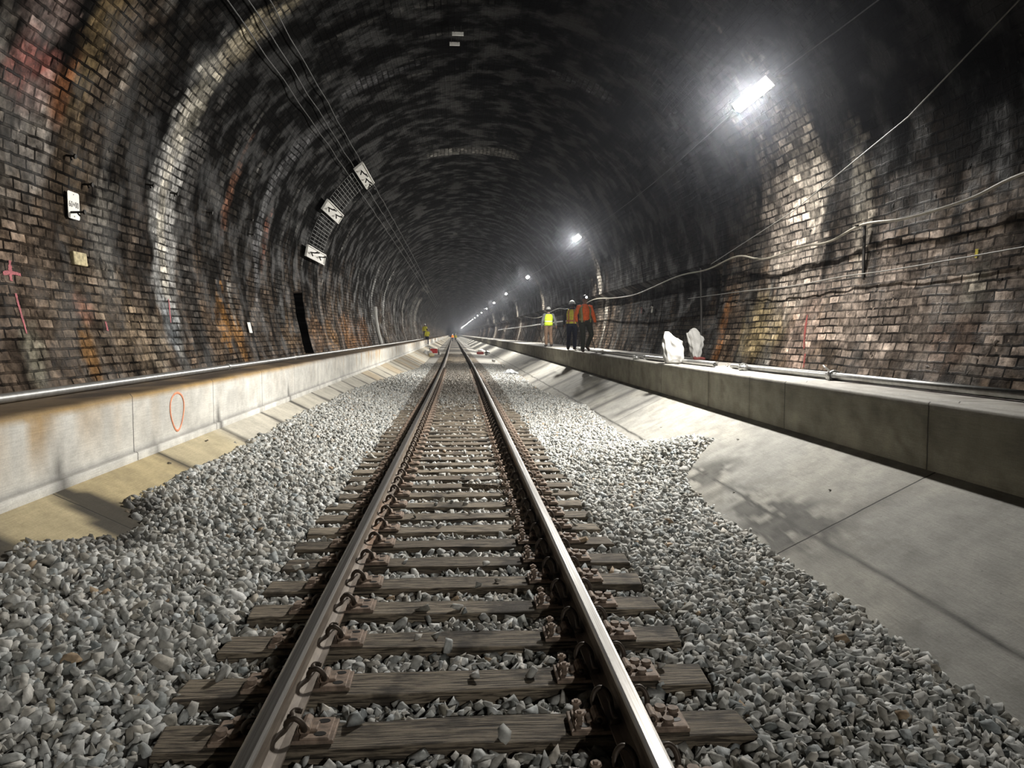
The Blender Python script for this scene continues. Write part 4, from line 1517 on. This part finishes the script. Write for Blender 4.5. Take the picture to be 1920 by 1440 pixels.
o = MB().tube(pts, .009, 5).build('electric_line', M['cable_dark'], smooth=True)
tag(o, 'thin electric line strung from lamp to lamp on the right', 'cable')

# ------------------------------------------------------------------ people
SKIN = mat_simple('skin', (.20, .11, .07), .6, 0, .12, 30)
CL = {}


def cloth(name, rgb, rough=.8):
    if name not in CL: CL[name] = mat_simple(name, rgb, rough, 0, .16, 16, .004, .2)
    return CL[name]


def person(loc, rz, scale, label, pose, look, voxel=.012):
    """figure facing -Y in its own frame, x to its left"""
    t = empty('person', loc, rz)
    t.scale = (scale,) * 3
    tag(t, label, 'person')
    J = pose
    b = MB()
    H = J['head']
    # torso
    pel, chest, neck = Vector(J['pelvis']), Vector(J['chest']), Vector(J['neck'])
    mid = (pel + chest) / 2
    tor = [pel + Vector((0, 0, -.08)), pel, mid, chest, chest + (neck - chest) * .6, neck]
    torr = [(.12, .09), (.160, .115), (.140, .105), (.168, .122), (.135, .09), (.06, .06)]
    b.tube(tor, torr, 16, flat=(1, 0, 0))
    hd = Vector(H)
    b.tube([neck + Vector((0, .005, -.03)), hd + Vector((0, .01, -.06))], [.058, .055], 12)
    b.ball(hd, (.076, .095, .115), 16, 12)
    b.ball(hd + Vector((0, -.035, -.055)), (.056, .06, .062), 12, 8)
    b.tube([hd + Vector((0, -.088, .018)), hd + Vector((0, -.112, -.022)), hd + Vector((0, -.094, -.032))], [.012, .018, .014], 8)
    b.ball(hd + Vector((0, -.092, -.062)), (.026, .012, .012), 10, 6)
    b.ball(hd + Vector((0, -.084, .034)), (.055, .016, .012), 10, 6)
    for s in (-1, 1): b.ball(hd + Vector((s * .078, .01, -.012)), (.012, .022, .034), 8, 6)
    limbs = {}
    for s, k in ((1, 'l'), (-1, 'r')):
        sh, el, wr_ = [Vector(J[q + k]) for q in ('sh', 'el', 'wr')]
        hp_, kn, an, to = [Vector(J[q + k]) for q in ('hip', 'kn', 'an', 'toe')]
        b.tube([sh + Vector((-s * .06, 0, .0)), sh, sh + (el - sh) * .45, el, el + (wr_ - el) * .4, wr_], [.055, .062, .052, .043, .042, .028], 12)
        b.tube([hp_ + Vector((0, 0, .06)), hp_, hp_ + (kn - hp_) * .5, kn, kn + (an - kn) * .35, an], [.085, .098, .08, .058, .06, .038], 12)
        b.tube([an + Vector((0, .035, -.035)), an + Vector((0, 0, -.045)), an + (to - an) * .7 + Vector((0, 0, -.01)), to], [(.036, .036), (.042, .036), (.046, .026), (.034, .018)], 10)
        # hand: palm, four unequal fingers, thumb, slightly curled
        fd = (wr_ - el).normalized()
        side = Vector((0, -1, 0)) - fd * fd.dot(Vector((0, -1, 0)))
        side.normalize()
        inn = fd.cross(side) * s
        if inn.dot(Vector((-s, 0, 0))) < 0: inn = -inn
        pc = wr_ + fd * .085
        b.tube([wr_, wr_ + fd * .03, pc], [(.028, .022), (.040, .018), (.043, .015)], 10, flat=tuple(side))
        for j, (o_, L) in enumerate(((.033, .070), (.011, .080), (-.011, .074), (-.031, .058))):
            k0 = pc + side * o_ - fd * .01
            k1 = k0 + fd * L * .5 + inn * L * .12
            k2 = k1 + fd * L * .36 + inn * L * .30
            b.tube([k0, k1, k2], [.0105, .0095, .008], 7)
        th0 = wr_ + fd * .025 + side * .03
        b.tube([th0, th0 + fd * .03 + side * .025 + inn * .012, th0 + fd * .062 + side * .026 + inn * .026], [.013, .012, .009], 7)
        limbs[k] = (sh, el, wr_, hp_, kn, an, to, s)
    body = b.build('body', SKIN, t)
    remesh(body, min(voxel, .0085) if voxel < .02 else voxel)
    if voxel < .02:
        for s in (-1, 1):
            MB().ball(hd + Vector((s * .030, -.089, .012)), (.012, .008, .009), 8, 6).build('eye', M['black'], t)
    # shirt
    b = MB()
    b.tube(tor[1:], [(a + .016, c_ + .016) for a, c_ in torr[1:]], 16, flat=(1, 0, 0))
    for k, (sh, el, wr_, hp_, kn, an, to, s) in limbs.items():
        b.tube([sh + Vector((-s * .06, 0, 0)), sh, sh + (el - sh) * .45, el, el + (wr_ - el) * .5, wr_ - (wr_ - el) * .04], [.075, .078, .068, .060, .054, .042], 12)
    o = b.build('shirt', cloth(*look['shirt']), t)
    remesh(o, voxel)
    # trousers
    b = MB()
    b.tube([pel + Vector((0, 0, .10)), pel + Vector((0, 0, .02)), pel + Vector((0, 0, -.09))], [(.168, .124), (.176, .132), (.15, .115)], 16, flat=(1, 0, 0))
    for k, (sh, el, wr_, hp_, kn, an, to, s) in limbs.items():
        b.tube([hp_ + Vector((0, 0, .06)), hp_, hp_ + (kn - hp_) * .5, kn, kn + (an - kn) * .5, an + (kn - an) * .02], [.10, .112, .097, .078, .074, .070], 12)
    o = b.build('trousers', cloth(*look['trousers']), t)
    remesh(o, voxel)
    for k, (sh, el, wr_, hp_, kn, an, to, s) in limbs.items():
        b = MB()
        bx = (to - an); bx.z = 0; bx.normalize()
        fl_ = Vector((to.x, to.y, max(.012, to.z - .018)))
        b.tube([an + Vector((0, 0, .09)), an + Vector((0, 0, .02)), an - bx * .02 + Vector((0, 0, -.05))], [.054, .056, .06], 12)
        b.tube([an - bx * .065 + Vector((0, 0, -.05)), an - bx * .02 + Vector((0, 0, -.045)), an + (to - an) * .7, to, to + bx * .025], [(.040, .035), (.048, .042), (.050, .036), (.042, .026), (.02, .014)], 12, flat=(1, 0, 0))
        o = b.build('boot', cloth('dark_boot_leather', (.03, .024, .02), .5), t)
        remesh(o, voxel)
    # vest shell
    if look.get('vest'):
        gap = look.get('gap', .12)
        lev = [(pel + Vector((0, 0, -.02)), .196, .150), (pel + Vector((0, 0, .08)), .190, .146), (mid, .178, .142), (chest, .205, .158), (chest + (neck - chest) * .45, .190, .135), (chest + (neck - chest) * .75, .135, .100)]
        NA = 40
        vs, fs = [], []
        for (c, rx, ry) in lev:
            for q in range(NA + 1):
                a = -math.pi / 2 + gap + (2 * math.pi - 2 * gap) * q / NA
                vs.append((c.x + rx * math.cos(a), c.y + ry * math.sin(a), c.z))
        for i in range(len(lev) - 1):
            for q in range(NA):
                fs.append((i * (NA + 1) + q, i * (NA + 1) + q + 1, (i + 1) * (NA + 1) + q + 1, (i + 1) * (NA + 1) + q))
        v = mesh_obj('safety_vest', vs, fs, cloth(*look['vest']), t, True)
        sd = v.modifiers.new('thickness', 'SOLIDIFY'); sd.thickness = .008; sd.offset = 1
        for kind, args in look.get('stripes', []):
            b = MB()
            sm = cloth(*args[-1])
            if kind == 'v':
                a = math.radians(args[0])
                b.tube([(c.x + (rx + .012) * math.cos(a), c.y + (ry + .012) * math.sin(a), c.z) for c, rx, ry in lev], [(.028, .005)] * len(lev), 6, flat=(-math.sin(a), math.cos(a), 0))
            else:
                c, rx, ry = lev[2] if args[0] == 'mid' else lev[1]
                ar_ = np.linspace(-math.pi / 2 + gap, 1.5 * math.pi - gap, 30)
                b.tube([(c.x + (rx + .012) * math.cos(a), c.y + (ry + .012) * math.sin(a), c.z) for a in ar_], [(.028, .005)] * 30, 6, flat=(0, 0, 1))
            b.build('reflective_stripe', sm, v)
    # hard hat
    hh = hd + Vector((0, .0, .035))
    b = MB()
    vs, fs = [], []
    NA = 24
    for i in range(7):
        p_ = math.pi / 2 * i / 6
        for q in range(NA):
            a = 2 * math.pi * q / NA
            ridge = 1 + .05 * math.exp(-(math.cos(a) * 6) ** 2) * math.sin(p_)
            vs.append((hh.x + .108 * math.cos(p_) * math.cos(a), hh.y + .132 * math.cos(p_) * math.sin(a), hh.z + .115 * math.sin(p_) * ridge))
    for i in range(6):
        for q in range(NA): fs.append((i * NA + q, i * NA + (q + 1) % NA, (i + 1) * NA + (q + 1) % NA, (i + 1) * NA + q))
    b.add(vs, fs)
    vs, fs = [], []
    for i, (k0, k1, zz) in enumerate(((.104, .128, .004), (.135, .165, -.008), (.130, .160, -.014), (.104, .126, -.006))):
        for q in range(NA):
            a = 2 * math.pi * q / NA
            fr = 1 + .22 * max(0, -math.sin(a)) * (1 if i in (1, 2) else 0)
            vs.append((hh.x + k0 * math.cos(a), hh.y + k1 * math.sin(a) * fr, hh.z + zz))
    for i in range(3):
        for q in range(NA): fs.append((i * NA + q, i * NA + (q + 1) % NA, (i + 1) * NA + (q + 1) % NA, (i + 1) * NA + q))
    b.add(vs, fs)
    hat = b.build('hard_hat', cloth(*look['hat']), t, True)
    if look.get('hair'):
        MB().ball(hd + Vector((0, .018, -.005)), (.086, .092, .112), 14, 10).build('hair', M['black'], t, True)
    if look.get('lamp'):
        h = MB()
        R90 = Matrix.Rotation(math.pi / 2, 3, 'X')
        h.cyl(hh + Vector((0, -.118, .035)), .030, .035, 14, R=R90)
        hl = h.build('headlamp', M['black'], hat)
        MB().cyl(hh + Vector((0, -.1535, .035)), .034, .006, 14, R=R90).build('lens', M['headlamp'], hl)
    for (nm, pts, r, mt) in look.get('extra', []):
        MB().tube(pts, r, 8).build(nm, mt, t)
    return t


def pose(**k):
    P = dict(pelvis=(0, 0, .98), chest=(0, -.01, 1.32), neck=(0, .01, 1.53), head=(0, -.02, 1.675),
             shl=(.195, .01, 1.45), ell=(.27, .03, 1.17), wrl=(.29, -.03, .92), shr=(-.195, .01, 1.45), elr=(-.27, .03, 1.17), wrr=(-.29, -.03, .92),
             hipl=(.095, 0, .94), knl=(.105, -.02, .51), anl=(.11, .03, .095), toel=(.13, -.14, .035), hipr=(-.095, 0, .94), knr=(-.105, -.02, .51), anr=(-.11, .03, .095), toer=(-.13, -.14, .035))
    P.update(k)
    return P


LIME = ('lime_vest_cloth', (.50, .68, .04)); YEL = ('yellow_vest_cloth', (.80, .74, .08)); OLV = ('olive_vest_cloth', (.22, .21, .04))
ORG = ('orange_shirt_cloth', (.88, .15, .03)); SIL = ('silver_tape', (.55, .56, .52), .4); OLT = ('olive_tape', (.30, .31, .16), .5); ORT = ('orange_tape', (.70, .25, .12), .5)
# worker in orange walking towards the camera along the right walkway edge
person((4.08, 25.0, 1.152), math.radians(8), 1.02, 'person in orange shirt and open vest with a lit headlamp, walking on the walkway',
       pose(pelvis=(.02, 0, .97), knr=(-.07, -.07, .51), anr=(-.08, -.06, .095), toer=(-.10, -.22, .035), knl=(.19, -.14, .56), anl=(.15, .20, .20), toel=(.17, .06, .05),
            hipl=(.12, 0, .94), ell=(.31, .06, 1.18), wrl=(.36, .0, .94), elr=(-.29, .03, 1.18), wrr=(-.29, -.10, .95)),
       dict(shirt=ORG, trousers=('dark_olive_trousers', (.035, .038, .028)), vest=OLV, gap=.62, hat=('black_hat_shell', (.03, .03, .032), .4), lamp=True,
            stripes=[('v', (-45, OLT)), ('v', (-135, OLT)), ('h', ('low', OLT))],
            extra=[('tool_strap', [(.19, .05, .88), (.25, .10, .66), (.28, .12, .52)], .012, M['black'])]))
# worker in a yellow vest with a white hat just behind
person((4.17, 28.5, 1.152), math.radians(165), 1.02, 'person in yellow vest and white hard hat, standing behind the one in orange',
       pose(head=(0, -.05, 1.66), elr=(-.26, -.02, 1.16), wrr=(-.24, -.14, .95), knl=(.11, -.04, .51), anl=(.12, .10, .095), toel=(.13, -.06, .035)),
       dict(shirt=('black_shirt_cloth', (.02, .02, .024)), trousers=('navy_trousers', (.018, .022, .045)), vest=YEL, hat=('white_hat_shell', (.8, .8, .78), .35), hair=True,
            stripes=[('v', (60, ORT)), ('v', (120, ORT)), ('v', (20, ORT)), ('v', (160, ORT)), ('h', ('low', ORT))]))
# worker in a lime vest seen from behind
person((4.16, 36.0, 1.152), math.radians(188), 1.03, 'person in lime vest and brown trousers, seen from behind beside the handrail',
       pose(ell=(.29, .05, 1.17), wrl=(.32, .0, .93), elr=(-.30, .05, 1.18), wrr=(-.36, .02, .95), knl=(.10, -.05, .51), anl=(.09, -.04, .095), toel=(.11, -.20, .035), anr=(-.11, .14, .10), toer=(-.13, -.02, .035)),
       dict(shirt=('grey_shirt_cloth', (.11, .115, .12)), trousers=('brown_trousers', (.14, .09, .06)), vest=LIME, hat=('grey_hat_shell', (.33, .33, .32), .4), hair=True,
            stripes=[('h', ('mid', ('pale_tape', (.58, .66, .42), .5)))]))
person((-3.25 + float(off(88)), 88.0, .545), math.radians(200), 1.0, 'distant person in yellow vest stepping on the left apron',
       pose(anl=(.12, .12, .1), wrr=(-.35, -.2, 1.1)), dict(shirt=YEL, trousers=('navy_trousers', (.018, .022, .045)), vest=YEL, hat=('black_hat_shell', (.03, .03, .032), .4)), voxel=.03)
person((-3.62 + float(off(91)), 91.0, 1.152), math.radians(160), 1.0, 'distant person in yellow vest and white hat up on the left walkway',
       pose(), dict(shirt=YEL, trousers=('grey_trousers', (.16, .16, .15)), vest=YEL, hat=('white_hat_shell', (.8, .8, .78), .35)), voxel=.03)
person((-.45 + float(off(185)), 185.0, 0), math.radians(10), 1.0, 'tiny far person in orange jacket standing on the track',
       pose(), dict(shirt=('bright_orange_cloth', (.85, .25, .04)), trousers=('navy_trousers', (.018, .022, .045)), vest=('bright_orange_cloth', (.85, .25, .04)), hat=('orange_hat_shell', (.8, .3, .05), .4), lamp=True), voxel=.03)
person((.25 + float(off(178)), 178.0, 0), math.radians(170), 1.0, 'tiny far person in yellow vest standing on the track',
       pose(), dict(shirt=YEL, trousers=('grey_trousers', (.16, .16, .15)), vest=YEL, hat=('white_hat_shell', (.8, .8, .78), .35)), voxel=.03)

# ------------------------------------------------------------------ equipment and litter beside the far track
def at(x, y): return (x + float(off(y)), y, float(bed_z(np.array(x), np.array(float(y)))))


t = empty('generator', at(-1.95, 66.0)); tag(t, 'red portable generator on the gravel left of the track', 'generator')
MB().box((0, 0, .32), (.60, .5, .38), bev=.05).build('red_casing', mat_simple('red_enamel', (.50, .03, .03), .4), t)
b = MB()
for s in (-1, 1):
    b.tube([(s * .36, -.28, .04), (s * .36, -.28, .58), (s * .36, .28, .58), (s * .36, .28, .04), (s * .36, -.28, .04)], .02, 6)
b.build('frame', M['iron'], t)
for s in (-1, 1): MB().tube([(s * .40, .0, .12), (s * .46, .0, .12)], .12, 12).build('wheel', M['black'], t)
for (x, y, sz, col, lab) in ((-2.35, 62.0, .42, 'sack', 'white bundled sack on gravel left of the track'), (-2.0, 60.5, .28, 'plaque', 'yellowish bundle on gravel beside the white one'),
                             (2.45, 74.0, .45, 'sack', 'white heap of sheeting on the gravel right of the track'), (2.75, 69.0, .36, 'galv', 'grey bag at the gravel edge right of the track'),
                             (2.32, 50.5, .16, 'sack', 'white scrap on the gravel edge right of the track')):
    b = MB()
    r_ = random.Random(int(y))
    for k in range(5): b.ball((r_.uniform(-.5, .5) * sz, r_.uniform(-.3, .3) * sz, sz * .42 + r_.uniform(0, .2) * sz), (sz * .5, sz * .4, sz * r_.uniform(.4, .7)), 10, 8)
    o = b.build('bundle', M[col], loc=at(x, y)); remesh(o, .03)
    tag(o, lab, 'bundle')
t = empty('red_toolbox', at(2.15, 70.5)); tag(t, 'red toolbox on the gravel right of the track', 'toolbox')
MB().box((0, 0, .13), (.62, .3, .24), bev=.02).build('box_body', mat_simple('red_box_paint', (.36, .05, .04), .5), t)
MB().tube([(-.15, 0, .25), (-.12, 0, .32), (.12, 0, .32), (.15, 0, .25)], .015, 6).build('handle', M['iron'], t)
t = empty('plastic_sheet', at(2.36, 35.4)); tag(t, 'crumpled pale plastic sheet where the gravel meets the right apron', 'sheet')
b = MB()
r_ = random.Random(4)
vs, fs = [], []
for i in range(9):
    for j in range(9):
        u_, v_ = i / 8 - .5, j / 8 - .5
        vs.append((u_ * .75, v_ * .5, .20 * math.exp(-(u_ * u_ + v_ * v_) * 9) + r_.uniform(-.03, .05) + .03))
for i in range(8):
    for j in range(8): fs.append((i * 9 + j, (i + 1) * 9 + j, (i + 1) * 9 + j + 1, i * 9 + j + 1))
o = mesh_obj('sheet', vs, fs, mat_simple('milky_plastic', (.5, .52, .54), .3), t)
sd = o.modifiers.new('thickness', 'SOLIDIFY'); sd.thickness = .006

# ------------------------------------------------------------------ world and camera
w = bpy.data.worlds.new('World')
SC.world = w
w.use_nodes = True
w.node_tree.nodes['Background'].inputs[0].default_value = (.01, .012, .02, 1)
w.node_tree.nodes['Background'].inputs[1].default_value = .2

hz = w.node_tree.nodes.new('ShaderNodeVolumeScatter')          # thin tunnel haze, added mainly to imitate lens glow round the lamps
hz.inputs['Density'].default_value = .00075
hz.inputs['Anisotropy'].default_value = .93
hz.inputs['Color'].default_value = (.84, .88, 1, 1)
w.node_tree.links.new(hz.outputs[0], w.node_tree.nodes['World Output'].inputs['Volume'])

cam = bpy.data.cameras.new('Camera')
cam.sensor_fit = 'HORIZONTAL'
cam.sensor_width = 36.0
cam.lens = 36.0 * 1442 / 1920
cam.clip_end = 2000
cam.clip_start = .05
co = bpy.data.objects.new('Camera', cam)
COL.objects.link(co)
co.location = (0, 0, CAM_Z)
co.rotation_euler = (math.pi / 2 - math.atan(93 / 1442), 0, -math.atan(98 / 1442))
SC.camera = co
